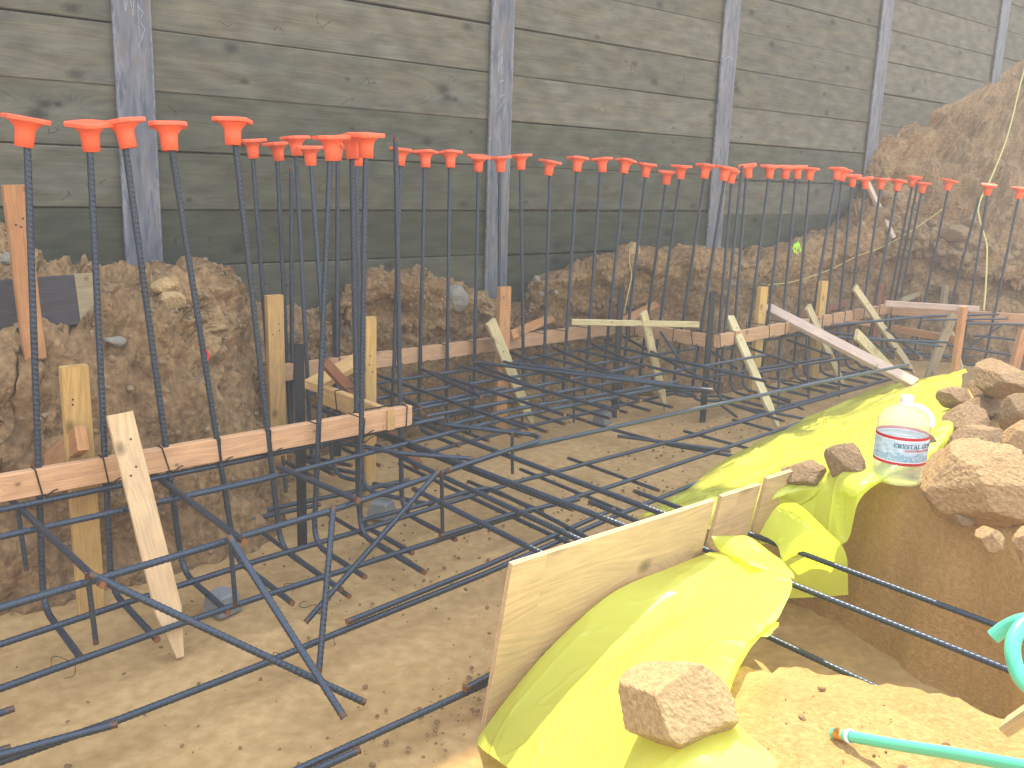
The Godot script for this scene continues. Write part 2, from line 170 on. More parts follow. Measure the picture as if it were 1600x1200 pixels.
const LUMBER := [
	["form_board", "near pale form board wired to the front row of bars", "board", Vector3(0.108, 0.556, -3.211), Vector3(2.238, 0.556, -3.278), 0.089, 0.038, Vector3(0.031, -0.000, 1.000), 0, 0],
	["form_board", "long pinkish form board wired to the bars along the wall", "board", Vector3(2.064, 0.556, -4.351), Vector3(4.959, 0.556, -4.521), 0.089, 0.038, Vector3(0.059, -0.000, 0.998), 1, 0],
	["form_board", "pinkish form board stepping forward at the far corner", "board", Vector3(4.956, 0.556, -4.455), Vector3(5.030, 0.556, -3.822), 0.089, 0.038, Vector3(-0.993, 0.000, 0.117), 1, 0],
	["form_board", "far form board wired to the bars of the second bay", "board", Vector3(5.069, 0.556, -3.772), Vector3(7.934, 0.556, -4.051), 0.089, 0.038, Vector3(0.097, -0.000, 0.995), 1, 0],
	["form_board", "last form board turning toward the right edge", "board", Vector3(7.874, 0.556, -3.989), Vector3(8.624, 0.556, -2.647), 0.089, 0.038, Vector3(-0.873, 0.000, 0.488), 1, 0],
	["form_board", "yellow form board joining the near board and the wall board", "board", Vector3(2.112, 0.556, -3.850), Vector3(2.122, 0.556, -3.245), 0.089, 0.038, Vector3(-1.000, 0.000, 0.018), 2, 0],
	["stake", "upright yellow stake behind the near board, left part", "stake", Vector3(0.881, -0.020, -3.330), Vector3(0.881, 0.914, -3.330), 0.089, 0.038, Vector3(0.000, 0.000, 1.000), 3, 0],
	["stake", "upright stake at the start of the wall board", "stake", Vector3(2.105, -0.020, -4.300), Vector3(2.105, 0.974, -4.300), 0.089, 0.038, Vector3(0.000, 0.000, 1.000), 2, 0],
	["stake", "tall narrow yellow stake behind the near board end", "stake", Vector3(2.305, -0.020, -3.720), Vector3(2.305, 0.928, -3.720), 0.060, 0.038, Vector3(0.000, 0.000, 1.000), 3, 0],
	["stake", "upright orange stake crossing the long wall board", "stake", Vector3(3.648, -0.020, -4.330), Vector3(3.648, 0.935, -4.330), 0.089, 0.038, Vector3(0.000, 0.000, 1.000), 4, 0],
	["stake", "upright yellow stake at the second bay board, left one", "stake", Vector3(5.784, -0.020, -3.930), Vector3(5.784, 0.871, -3.930), 0.089, 0.038, Vector3(0.000, 0.000, 1.000), 3, 0],
	["stake", "upright yellow stake at the second bay board, right one", "stake", Vector3(6.598, -0.020, -3.930), Vector3(6.598, 0.876, -3.930), 0.089, 0.038, Vector3(0.000, 0.000, 1.000), 3, 0],
	["stake", "upright reddish stake at the far end of the second bay board", "stake", Vector3(7.809, -0.020, -4.100), Vector3(7.809, 0.790, -4.100), 0.089, 0.038, Vector3(0.000, 0.000, 1.000), 5, 0],
	["stake", "upright grey stake behind the far pale brace", "stake", Vector3(8.882, -0.020, -4.000), Vector3(8.882, 0.719, -4.000), 0.089, 0.038, Vector3(0.000, 0.000, 1.000), 6, 0],
	["stake", "upright orange stake at the far right, before the last board", "stake", Vector3(6.885, -0.020, -2.950), Vector3(6.885, 0.779, -2.950), 0.070, 0.038, Vector3(0.000, 0.000, 1.000), 4, 0],
	["kicker_stake", "pale pointed stake leaning on the near board with a knot", "stake", Vector3(1.009, 0.000, -2.813), Vector3(0.974, 0.764, -3.170), 0.085, 0.025, Vector3(-0.100, 0.300, 1.000), 10, 1],
	["kicker_stake", "pale kicker stake leaning on the wall board by the orange stake", "stake", Vector3(3.908, 0.020, -4.309), Vector3(3.504, 0.738, -4.280), 0.075, 0.025, Vector3(-0.100, 0.300, 1.000), 7, 1],
	["kicker_stake", "pale weathered kicker stake at the far corner", "stake", Vector3(4.982, 0.020, -4.094), Vector3(4.682, 0.736, -4.100), 0.065, 0.025, Vector3(-0.100, 0.300, 1.000), 7, 1],
	["kicker_stake", "pale kicker stake leaning on the second bay board, left one", "stake", Vector3(5.263, 0.020, -3.359), Vector3(5.343, 0.692, -3.880), 0.075, 0.025, Vector3(-0.100, 0.300, 1.000), 7, 1],
	["kicker_stake", "pale kicker stake leaning on the second bay board, middle one", "stake", Vector3(6.835, 0.020, -3.791), Vector3(6.359, 0.692, -3.900), 0.070, 0.025, Vector3(-0.100, 0.300, 1.000), 7, 1],
	["kicker_stake", "pale kicker stake leaning on the second bay board, right one", "stake", Vector3(7.763, 0.050, -3.668), Vector3(7.112, 0.797, -3.950), 0.070, 0.025, Vector3(-0.100, 0.300, 1.000), 7, 1],
	["kicker_stake", "greenish pale kicker stake half behind the long pink timber", "stake", Vector3(7.155, 0.020, -3.376), Vector3(6.224, 0.563, -3.400), 0.085, 0.025, Vector3(-0.100, 0.300, 1.000), 7, 1],
	["kicker_stake", "wide grey pale brace leaning at the far right", "stake", Vector3(7.385, 0.100, -3.367), Vector3(7.533, 0.636, -3.300), 0.100, 0.025, Vector3(-0.100, 0.300, 1.000), 6, 0],
	["kicker_stake", "small pale stake leaning behind the orange far stake", "stake", Vector3(7.844, 0.100, -3.287), Vector3(8.245, 0.374, -3.600), 0.040, 0.025, Vector3(-0.100, 0.300, 1.000), 7, 1],
	["timber", "long pale pink timber lying slantwise over the far cage", "timber", Vector3(6.090, 0.680, -4.092), Vector3(6.146, 0.300, -2.885), 0.089, 0.040, Vector3(-0.500, 1.000, 0.300), 8, 0],
	["timber", "pale thin stake lying across the far corner board", "stake", Vector3(4.293, 0.660, -4.384), Vector3(5.003, 0.660, -3.877), 0.040, 0.025, Vector3(0.000, 0.000, 1.000), 7, 0],
	["timber", "pale flat timber on top of the last form board", "timber", Vector3(7.577, 0.640, -3.909), Vector3(8.009, 0.640, -3.303), 0.050, 0.035, Vector3(0.000, 0.000, 1.000), 8, 0],
	["timber", "brown spreader timber inside the far cage", "timber", Vector3(7.687, 0.420, -3.868), Vector3(7.582, 0.420, -3.241), 0.060, 0.038, Vector3(0.000, 0.000, 1.000), 4, 0],
	["timber", "brown thin strip in front of the second bay board", "timber", Vector3(7.083, 0.520, -4.075), Vector3(7.190, 0.500, -3.813), 0.040, 0.030, Vector3(0.000, 0.000, 1.000), 4, 0],
	["brace", "short brown brace sticking out above the near board", "brace", Vector3(0.867, 0.680, -3.240), Vector3(0.845, 0.488, -3.600), 0.089, 0.038, Vector3(0.600, 0.500, 1.000), 4, 0],
	["brace", "brown brace stick rising behind the orange wall stake", "brace", Vector3(3.751, 0.616, -4.380), Vector3(4.330, 0.655, -4.620), 0.060, 0.035, Vector3(0.000, 0.300, 1.000), 4, 0],
	["brace", "brown brace stick rising behind the far corner", "brace", Vector3(4.807, 0.619, -4.400), Vector3(5.424, 0.685, -4.620), 0.060, 0.035, Vector3(0.000, 0.300, 1.000), 4, 0],
	["brace", "red brown brace stick behind the second bay board", "brace", Vector3(6.856, 0.614, -4.050), Vector3(7.729, 0.581, -4.350), 0.050, 0.035, Vector3(0.000, 0.300, 1.000), 5, 0],
	["brace", "red brown brace stick near the reddish stake", "brace", Vector3(8.079, 0.584, -4.200), Vector3(9.667, 0.665, -4.700), 0.050, 0.030, Vector3(0.000, 0.300, 1.000), 5, 0],
	["brace", "dull yellow brace stick before the end bank", "brace", Vector3(8.239, 0.599, -4.100), Vector3(9.626, 0.632, -4.400), 0.050, 0.030, Vector3(0.000, 0.300, 1.000), 6, 0],
	["brace", "yellow flat brace leaning from the wall board to the near board", "brace", Vector3(2.050, 0.600, -3.824), Vector3(2.482, 0.637, -4.100), 0.089, 0.038, Vector3(-0.200, 1.000, 0.400), 2, 0],
	["brace", "red brown batten slanting below the yellow brace", "brace", Vector3(2.082, 0.727, -3.750), Vector3(2.629, 0.120, -3.759), 0.050, 0.030, Vector3(0.000, 0.500, 1.000), 5, 0],
	["stake", "tall orange stake standing in the bank at the left edge", "stake", Vector3(0.857, 0.870, -3.750), Vector3(0.834, 1.509, -3.750), 0.075, 0.040, Vector3(0.000, 0.100, 1.000), 4, 0],
	["batten", "reddish thin batten leaning on the far bank", "batten", Vector3(8.295, 1.653, -4.600), Vector3(8.438, 1.150, -4.350), 0.060, 0.030, Vector3(0.000, 0.100, 1.000), 8, 0],
	["stake", "orange stake at the right edge behind the slab rock", "stake", Vector3(7.817, 0.095, -2.900), Vector3(7.930, 0.531, -2.900), 0.089, 0.040, Vector3(-0.300, 0.100, 1.000), 4, 0],
	["plank", "dark stained plank with bare wood end on the left bank", "plank", Vector3(0.650, 1.053, -3.850), Vector3(1.148, 1.055, -3.980), 0.200, 0.050, Vector3(0.000, 0.100, 1.000), 9, 0],
]
const STEEL_STAKES := [
	["black steel form stake standing behind the near board", Vector3(1.796, -0.030, -3.450), Vector3(1.796, 0.885, -3.450)],
	["black steel form stake against the soil by the long wall board", Vector3(2.574, -0.030, -4.500), Vector3(2.574, 0.917, -4.500)],
	["black steel form stake in front of the long wall board", Vector3(4.562, -0.030, -4.200), Vector3(4.562, 0.903, -4.200)],
	["black steel form stake at the far corner", Vector3(5.027, -0.030, -3.800), Vector3(5.027, 0.881, -3.800)],
]
const NEAR_SHEET := [
	[Vector3(1.522, -0.028, -1.875), Vector3(1.640, 0.101, -1.852), Vector3(1.794, 0.228, -1.829), Vector3(2.017, 0.336, -1.810), Vector3(2.323, 0.350, -1.807), Vector3(2.502, 0.351, -1.807)],
	[Vector3(1.397, 0.100, -1.592), Vector3(1.572, 0.170, -1.613), Vector3(1.746, 0.240, -1.620), Vector3(1.991, 0.310, -1.626), Vector3(2.222, 0.370, -1.597), Vector3(2.411, 0.405, -1.589)],
	[Vector3(1.290, 0.250, -1.292), Vector3(1.432, 0.330, -1.275), Vector3(1.556, 0.400, -1.273), Vector3(1.741, 0.430, -1.291), Vector3(1.990, 0.430, -1.338), Vector3(2.350, 0.420, -1.399)],
	[Vector3(1.163, 0.420, -1.008), Vector3(1.282, 0.480, -1.005), Vector3(1.404, 0.510, -1.044), Vector3(1.573, 0.490, -1.125), Vector3(1.791, 0.460, -1.194), Vector3(2.059, 0.430, -1.272)],
	[Vector3(1.112, 0.500, -0.818), Vector3(1.275, 0.520, -0.822), Vector3(1.431, 0.515, -0.839), Vector3(1.531, 0.500, -1.025), Vector3(1.810, 0.460, -1.180), Vector3(2.116, 0.430, -1.286)],
]
const FAR_SHEET := [
	[Vector3(3.102, 0.030, -2.711), Vector3(3.614, 0.050, -2.818), Vector3(4.406, 0.080, -3.029), Vector3(5.687, 0.100, -3.267), Vector3(6.859, 0.120, -3.370), Vector3(6.953, 0.300, -2.885)],
	[Vector3(2.984, 0.160, -2.443), Vector3(3.233, 0.250, -2.333), Vector3(3.733, 0.300, -2.362), Vector3(4.698, 0.300, -2.552), Vector3(5.498, 0.330, -2.628), Vector3(6.074, 0.420, -2.530)],
	[Vector3(2.757, 0.300, -2.161), Vector3(2.846, 0.450, -1.880), Vector3(3.106, 0.530, -1.823), Vector3(3.595, 0.550, -1.887), Vector3(4.230, 0.550, -1.980), Vector3(5.023, 0.550, -2.110)],
	[Vector3(2.750, 0.300, -1.939), Vector3(2.940, 0.420, -1.787), Vector3(2.963, 0.540, -1.643), Vector3(2.966, 0.620, -1.526), Vector3(3.380, 0.660, -1.519), Vector3(4.165, 0.640, -1.751)],
	[Vector3(2.759, 0.280, -1.915), Vector3(2.926, 0.300, -1.737), Vector3(2.930, 0.360, -1.556), Vector3(2.899, 0.580, -1.483), Vector3(3.301, 0.650, -1.455), Vector3(3.996, 0.660, -1.636)],
]
const FLAP_BRIGHT := [
	[Vector3(2.743, 0.369, -1.780), Vector3(2.773, 0.478, -1.740), Vector3(2.694, 0.543, -1.620)],
	[Vector3(2.738, 0.358, -1.700), Vector3(2.747, 0.442, -1.620), Vector3(2.767, 0.456, -1.540)],
	[Vector3(2.714, 0.305, -1.660), Vector3(2.775, 0.337, -1.580), Vector3(2.851, 0.360, -1.500)],
	[Vector3(2.784, 0.141, -1.680), Vector3(2.863, 0.155, -1.600), Vector3(2.942, 0.173, -1.520)],
]
const FLAP_LEAF := [
	[Vector3(2.481, 0.415, -1.800), Vector3(2.532, 0.416, -1.760), Vector3(2.564, 0.424, -1.700), Vector3(2.577, 0.383, -1.620)],
	[Vector3(2.467, 0.383, -1.740), Vector3(2.431, 0.419, -1.660), Vector3(2.472, 0.407, -1.600), Vector3(2.521, 0.385, -1.540)],
	[Vector3(2.383, 0.421, -1.620), Vector3(2.338, 0.437, -1.540), Vector3(2.378, 0.419, -1.500), Vector3(2.467, 0.386, -1.460)],
]
const ROCKS := [
	["big angular rock holding down the near yellow sheet", Vector3(1.385, 0.550, -1.057), 0.113, 0.078, 0.102, 0],
	["oval brown rock lying on the yellow sheet beside the jug", Vector3(3.011, 0.630, -1.626), 0.076, 0.067, 0.069, 1],
	["flat brown rock behind the plywood on the yellow sheet", Vector3(2.985, 0.550, -1.768), 0.084, 0.043, 0.075, 1],
	["largest boulder on the bank right of the water jug", Vector3(2.945, 0.700, -1.133), 0.167, 0.106, 0.133, 2],
	["small sunlit rock below the largest boulder", Vector3(2.664, 0.640, -0.977), 0.044, 0.029, 0.039, 2],
	["long slab rock at the top of the pile, right edge", Vector3(3.933, 0.860, -1.482), 0.163, 0.057, 0.098, 1],
	["left low rock of the pile lying on the sheet", Vector3(4.113, 0.700, -1.739), 0.080, 0.037, 0.072, 1],
	["pointed rock under the long slab", Vector3(4.067, 0.760, -1.587), 0.096, 0.049, 0.086, 1],
	["flat rock in the middle of the pile", Vector3(3.931, 0.720, -1.558), 0.088, 0.037, 0.079, 1],
	["rounded brown rock at the left foot of the pile", Vector3(3.701, 0.700, -1.506), 0.092, 0.059, 0.082, 1],
	["brown rock at the right edge of the pile, upper", Vector3(3.625, 0.800, -1.302), 0.072, 0.060, 0.065, 1],
	["dark rock right of the jug label", Vector3(3.375, 0.720, -1.320), 0.106, 0.055, 0.095, 1],
	["reddish rock cut by the right edge", Vector3(3.281, 0.780, -1.157), 0.054, 0.056, 0.049, 2],
	["small rock touching the jug on its right", Vector3(3.350, 0.660, -1.500), 0.036, 0.041, 0.032, 1],
	["little stone under the largest boulder, left", Vector3(2.888, 0.600, -1.158), 0.047, 0.022, 0.042, 1],
	["small stone in front of the largest boulder", Vector3(2.981, 0.600, -1.242), 0.036, 0.021, 0.032, 1],
	["small tan stone on top of the soil by the reddish rock", Vector3(3.216, 0.740, -1.154), 0.028, 0.017, 0.025, 2],
	["stone at the right edge below the boulder", Vector3(2.751, 0.620, -0.916), 0.037, 0.046, 0.033, 2],
]
const COBBLES := [
	["round grey boulder set in the soil below the wall", Vector3(3.481, 0.837, -4.600), 0.076, 0.076, 3],
	["white cobble on top of the left soil heap", Vector3(1.760, 1.090, -4.350), 0.031, 0.020, 3],
	["pale stone stuck in the left bank face", Vector3(1.179, 0.891, -3.850), 0.044, 0.023, 3],
	["flat tan stone projecting from the left heap", Vector3(1.523, 0.998, -4.150), 0.069, 0.040, 0],
	["tan stone hanging under the left heap", Vector3(1.524, 1.060, -4.200), 0.058, 0.032, 0],
	["pale stone behind the orange stake", Vector3(0.890, 1.201, -4.200), 0.031, 0.023, 3],
	["tan triangular stone on the far heap by the yellow twine", Vector3(5.034, 1.105, -4.550), 0.056, 0.051, 0],
	["white pebble at the left end of the middle heap", Vector3(4.064, 0.946, -4.500), 0.025, 0.021, 3],
	["pale pebble low in the middle heap, left one", Vector3(4.064, 0.854, -4.450), 0.017, 0.017, 3],
	["pale pebble low in the middle heap, right one", Vector3(4.202, 0.851, -4.450), 0.019, 0.017, 3],
	["pale grey cobble on the right bank, white side", Vector3(10.099, 1.141, -4.000), 0.079, 0.066, 3],
	["large flat brown stone on the right bank", Vector3(9.042, 1.216, -4.050), 0.147, 0.074, 1],
	["grey angular stone above the flat brown stone", Vector3(9.401, 1.308, -4.100), 0.069, 0.063, 1],
	["tan round stone low on the right bank", Vector3(9.805, 0.970, -3.950), 0.058, 0.039, 0],
	["grey stone beside the yellow cord", Vector3(9.812, 1.123, -4.050), 0.078, 0.045, 1],
	["pinkish stone at the right edge of the bank", Vector3(10.234, 1.165, -3.900), 0.079, 0.059, 2],
	["pale stone high on the right bank", Vector3(10.435, 1.255, -4.100), 0.061, 0.047, 3],
	["grey stone by the right edge, uppermost", Vector3(10.680, 1.379, -4.150), 0.076, 0.048, 1],
	["dark stone in the soil right of the second pile", Vector3(8.837, 1.035, -3.950), 0.048, 0.030, 1],
]
const BANK := [
	[Vector3(-3.000, 1.700, -4.830), Vector3(0.634, 1.362, -4.830), Vector3(1.002, 1.275, -4.830), Vector3(1.324, 1.072, -4.830), Vector3(1.731, 1.069, -4.830), Vector3(2.004, 1.052, -4.830), Vector3(2.164, 0.947, -4.830), Vector3(2.312, 0.831, -4.830), Vector3(2.572, 0.792, -4.830), Vector3(2.850, 0.912, -4.830), Vector3(3.052, 1.011, -4.830), Vector3(3.337, 0.984, -4.830), Vector3(3.641, 0.913, -4.830), Vector3(3.942, 0.804, -4.830), Vector3(4.231, 0.774, -4.830), Vector3(4.373, 0.924, -4.830), Vector3(4.746, 0.992, -4.830), Vector3(5.145, 1.070, -4.830), Vector3(5.734, 1.080, -4.830), Vector3(6.302, 1.098, -4.830), Vector3(6.939, 1.051, -4.830), Vector3(7.625, 1.129, -4.830), Vector3(8.256, 1.284, -4.830), Vector3(8.609, 1.561, -4.830), Vector3(8.847, 2.121, -4.830), Vector3(9.632, 2.387, -4.830), Vector3(10.442, 2.608, -4.830), Vector3(11.311, 2.920, -4.830), Vector3(12.270, 3.264, -4.830), Vector3(12.500, 3.000, -4.830), Vector3(14.000, 3.100, -4.830)],
	[Vector3(-3.000, 1.400, -4.300), Vector3(0.550, 1.160, -4.350), Vector3(0.879, 1.139, -4.300), Vector3(1.179, 1.103, -4.400), Vector3(1.557, 1.092, -4.350), Vector3(1.766, 1.058, -4.300), Vector3(1.935, 0.943, -4.400), Vector3(2.206, 0.808, -4.650), Vector3(2.512, 0.758, -4.720), Vector3(2.702, 0.893, -4.580), Vector3(2.844, 0.986, -4.500), Vector3(3.110, 0.951, -4.500), Vector3(3.410, 0.871, -4.520), Vector3(3.772, 0.784, -4.620), Vector3(4.076, 0.739, -4.650), Vector3(4.107, 0.893, -4.500), Vector3(4.407, 0.958, -4.480), Vector3(4.779, 1.023, -4.480), Vector3(5.328, 1.023, -4.480), Vector3(5.819, 1.040, -4.450), Vector3(6.337, 0.998, -4.400), Vector3(6.969, 1.047, -4.400), Vector3(7.559, 1.127, -4.400), Vector3(7.998, 1.280, -4.420), Vector3(8.632, 1.334, -4.450), Vector3(8.915, 1.161, -4.250), Vector3(9.066, 1.085, -4.000), Vector3(9.339, 1.038, -3.750), Vector3(9.600, 1.021, -3.500), Vector3(10.000, 1.250, -2.600), Vector3(11.000, 1.250, -1.000)],
	[Vector3(-3.000, 0.700, -3.750), Vector3(0.445, 0.912, -3.750), Vector3(0.741, 0.881, -3.750), Vector3(0.986, 0.765, -3.700), Vector3(1.291, 0.817, -3.800), Vector3(1.497, 0.787, -3.850), Vector3(1.728, 0.629, -4.100), Vector3(2.066, 0.524, -4.450), Vector3(2.476, 0.511, -4.660), Vector3(2.736, 0.526, -4.640), Vector3(2.927, 0.566, -4.630), Vector3(3.204, 0.560, -4.630), Vector3(3.508, 0.551, -4.640), Vector3(3.814, 0.542, -4.660), Vector3(4.094, 0.539, -4.660), Vector3(4.261, 0.549, -4.650), Vector3(4.599, 0.567, -4.650), Vector3(4.997, 0.560, -4.650), Vector3(5.520, 0.552, -4.600), Vector3(5.876, 0.597, -4.450), Vector3(6.395, 0.621, -4.400), Vector3(7.044, 0.634, -4.400), Vector3(7.657, 0.655, -4.400), Vector3(8.096, 0.691, -4.400), Vector3(8.730, 0.718, -4.420), Vector3(8.913, 0.796, -4.200), Vector3(9.058, 0.753, -3.950), Vector3(9.323, 0.737, -3.700), Vector3(9.460, 0.702, -3.400), Vector3(9.600, 0.800, -2.500), Vector3(10.200, 0.800, -1.000)],
	[Vector3(-3.000, -0.050, -3.450), Vector3(0.100, -0.050, -3.480), Vector3(0.600, -0.050, -3.480), Vector3(1.000, -0.050, -3.480), Vector3(1.350, -0.050, -3.500), Vector3(1.700, -0.050, -3.550), Vector3(1.950, -0.050, -3.800), Vector3(2.150, -0.050, -4.300), Vector3(2.600, -0.050, -4.580), Vector3(2.900, -0.050, -4.600), Vector3(3.100, -0.050, -4.600), Vector3(3.400, -0.050, -4.600), Vector3(3.700, -0.050, -4.600), Vector3(4.000, -0.050, -4.600), Vector3(4.250, -0.050, -4.600), Vector3(4.400, -0.050, -4.600), Vector3(4.750, -0.050, -4.600), Vector3(5.100, -0.050, -4.580), Vector3(5.500, -0.050, -4.450), Vector3(5.900, -0.050, -4.300), Vector3(6.400, -0.050, -4.280), Vector3(7.000, -0.050, -4.280), Vector3(7.600, -0.050, -4.280), Vector3(8.100, -0.050, -4.300), Vector3(8.450, -0.050, -4.300), Vector3(8.700, -0.050, -4.100), Vector3(8.850, -0.050, -3.800), Vector3(8.950, -0.050, -3.500), Vector3(9.050, -0.050, -3.200), Vector3(9.200, -0.050, -2.400), Vector3(9.600, -0.050, -1.000)],
]
const CAM_BASIS := Basis(Vector3(0.761450, 0.033434, 0.647361), Vector3(0.117644, 0.974957, -0.188730), Vector3(-0.637459, 0.219867, 0.738447))
const HOSE_LOW := [Vector3(1.648, 0.491, -0.848), Vector3(1.617, 0.555, -0.703), Vector3(1.565, 0.629, -0.567), Vector3(1.512, 0.700, -0.431), Vector3(1.448, 0.781, -0.267)]
const HOSE_END := [Vector3(1.454, 0.919, -0.506), Vector3(1.461, 0.939, -0.492), Vector3(1.463, 0.959, -0.470), Vector3(1.472, 0.971, -0.438)]
const HOSE_LOOP := [Vector3(1.494, 0.970, -0.446), Vector3(1.441, 0.962, -0.462), Vector3(1.404, 0.939, -0.460), Vector3(1.386, 0.907, -0.439), Vector3(1.385, 0.887, -0.407)]
const CORD := [Vector3(11.295, 3.269, -4.500), Vector3(11.015, 2.805, -4.450), Vector3(10.509, 2.204, -4.300), Vector3(9.788, 1.761, -4.100), Vector3(9.235, 1.493, -3.950), Vector3(9.068, 1.336, -3.850), Vector3(8.913, 1.153, -3.700), Vector3(8.738, 1.009, -3.600), Vector3(8.557, 0.768, -3.500), Vector3(8.340, 0.594, -3.400)]
const JUG_AT := Vector3(3.052, 0.605, -1.453)
const TWINE := [Vector3(4.895, 1.130, -4.450), Vector3(4.849, 1.037, -4.400), Vector3(4.855, 0.949, -4.380), Vector3(4.806, 0.819, -4.360), Vector3(4.778, 0.686, -4.360)]
const STRING := [Vector3(6.323, 0.824, -4.250), Vector3(6.680, 0.833, -4.250), Vector3(7.147, 0.912, -4.220), Vector3(7.591, 1.018, -4.220), Vector3(8.074, 1.088, -4.250), Vector3(8.580, 1.265, -4.200), Vector3(9.720, 1.596, -4.300)]
const FLAG_AT := Vector3(6.734, 1.119, -4.300)
const SCRAP := [Vector3(1.419, 0.889, -3.500), Vector3(1.428, 0.867, -3.500), Vector3(1.420, 0.842, -3.500)]
const OFFCUT := [Vector3(1.505, 0.754, -0.480), Vector3(1.484, 0.806, -0.446)]
const WIRE_BITS := [Vector3(1.530, 0.012, -2.909), Vector3(1.530, 0.012, -2.811), Vector3(1.472, 0.012, -3.054), Vector3(0.668, 0.012, -2.880), Vector3(1.209, 0.012, -2.569), Vector3(1.438, 0.012, -2.555), Vector3(2.747, 0.012, -3.664), Vector3(2.849, 0.012, -3.472), Vector3(3.141, 0.012, -3.208), Vector3(2.010, 0.012, -3.077), Vector3(1.113, 0.012, -2.969), Vector3(1.031, 0.012, -2.067), Vector3(1.164, 0.012, -2.816), Vector3(3.402, 0.012, -3.750), Vector3(3.604, 0.012, -3.920)]

const WIRE_LABELS := ["tie wire scrap below the bright leaning rod", "tie wire scrap right of the bright leaning rod", "tie wire scrap left of the bright leaning rod", "tie wire scrap by the left edge hook ends", "tie wire scrap beside the loose slanting bar", "tie wire scrap beside the upright grey rod", "tie wire scrap under the bent bar end", "tie wire scrap right of the bent bar end"]
const WALL_Z := -4.81
const PILE_X := [-3.0, -0.68, 1.638, 3.949, 6.281, 8.635, 11.15, 13.5]
const BAY_SHIFT := [0.0, 0.012, 0.0, 0.0, -0.028, -0.03, -0.02]
const COURSE := 0.29
const COURSE_0 := 1.37

var used := {}
var front_points := PackedVector3Array()
var M := {}
var noise := FastNoiseLite.new()
var rng := RandomNumberGenerator.new()

func _ready() -> void:
	set_light()
	make_materials()
	build_ground()
	build_wall()
	build_bank()
	build_front_bank()
	build_bars()
	build_lumber()
	build_plywood()
	build_sheets()
	build_rocks()
	build_jug()
	build_hoses()
	build_small_things()

# ---------------------------------------------------------------- camera, sky, sun, exposure
func set_light() -> void:
	var cam := Camera3D.new()
	cam.name = "camera"
	cam.fov = 45.21
	cam.far = 300.0
	cam.near = 0.05
	cam.transform = Transform3D(CAM_BASIS, Vector3(0, 1.6, 0))
	add_child(cam)
	cam.current = true
	var env := Environment.new()
	env.background_mode = Environment.BG_SKY
	var sm := ProceduralSkyMaterial.new()
	sm.sky_top_color = Color(0.73, 0.77, 0.84)
	sm.sky_horizon_color = Color(0.95, 0.94, 0.91)
	sm.sky_curve = 0.12
	sm.ground_bottom_color = Color(0.35, 0.3, 0.24)
	sm.ground_horizon_color = Color(0.6, 0.58, 0.54)
	sm.sun_angle_max = 0.0
	var sky := Sky.new()
	sky.sky_material = sm
	env.sky = sky
	env.tonemap_mode = Environment.TONE_MAPPER_LINEAR
	env.tonemap_exposure = 3.4
	env.background_energy_multiplier = 1.35
	env.fog_enabled = true
	env.fog_density = 0.0115
	env.fog_light_color = Color(0.88, 0.87, 0.84)
	env.sdfgi_enabled = true
	env.ssao_enabled = true
	env.ssil_enabled = true
	var we := WorldEnvironment.new()
	we.name = "world_environment"
	we.environment = env
	add_child(we)
	var sun := DirectionalLight3D.new()
	sun.name = "sun"
	sun.light_energy = 0.95
	sun.light_color = Color(1.0, 0.93, 0.82)
	sun.light_angular_distance = 0.55
	sun.shadow_enabled = true
	var to_sun := Vector3(0.38, 0.86, -0.44).normalized()
	sun.transform = Transform3D(Basis.looking_at(-to_sun, Vector3.UP), Vector3(3, 12, -8))
	add_child(sun)

# ---------------------------------------------------------------- naming helpers
func numbered(called: String) -> String:
	var n: int = used.get(called, 0)
	used[called] = n + 1
	return called if n == 0 else "%s_%03d" % [called, n]

func thing(called: String, label: String, category: String, at := Vector3.ZERO, group := "") -> Node3D:
	var o := Node3D.new()
	o.name = numbered(called)
	o.position = at
	add_child(o)
	tag(o, label, category, group)
	return o

func tag(o: Node3D, label: String, category: String, group := "") -> void:
	o.set_meta("label", label)
	o.set_meta("category", category)
	if group != "":
		o.set_meta("group", group)

func part(called: String, mesh: Mesh, m: Material, parent: Node3D, t := Transform3D.IDENTITY) -> MeshInstance3D:
	var o := MeshInstance3D.new()
	o.name = called
	o.mesh = mesh
	o.material_override = m
	o.transform = t
	parent.add_child(o, true)
	return o

func solo(called: String, label: String, category: String, mesh: Mesh, m: Material, t := Transform3D.IDENTITY, group := "") -> MeshInstance3D:
	var o := part(numbered(called), mesh, m, self, t)
	tag(o, label, category, group)
	return o

func structure(called: String, mesh: Mesh, m: Material) -> MeshInstance3D:
	var o := part(called, mesh, m, self)
	o.set_meta("kind", "structure")
	return o

func ordinal(n: int) -> String:
	var tail := "th"
	if n % 100 < 11 or n % 100 > 13:
		tail = ["th", "st", "nd", "rd", "th", "th", "th", "th", "th", "th"][n % 10]
	return str(n) + tail

# ---------------------------------------------------------------- materials
func fnl(sd: int, freq: float, oct := 4, kind := FastNoiseLite.TYPE_SIMPLEX_SMOOTH) -> FastNoiseLite:
	var f := FastNoiseLite.new()
	f.seed = sd
	f.frequency = freq
	f.noise_type = kind
	f.fractal_octaves = oct
	return f

func ramp(stops: Array) -> Gradient:
	var g := Gradient.new()
	var o := PackedFloat32Array()
	var c := PackedColorArray()
	for s in stops:
		o.append(s[0])
		c.append(s[1])
	g.offsets = o
	g.colors = c
	return g

func noise_tex(n: FastNoiseLite, size: int, g: Gradient = null) -> NoiseTexture2D:
	var t := NoiseTexture2D.new()
	t.width = size
	t.height = size
	t.seamless = true
	t.noise = n
	if g:
		t.color_ramp = g
	return t

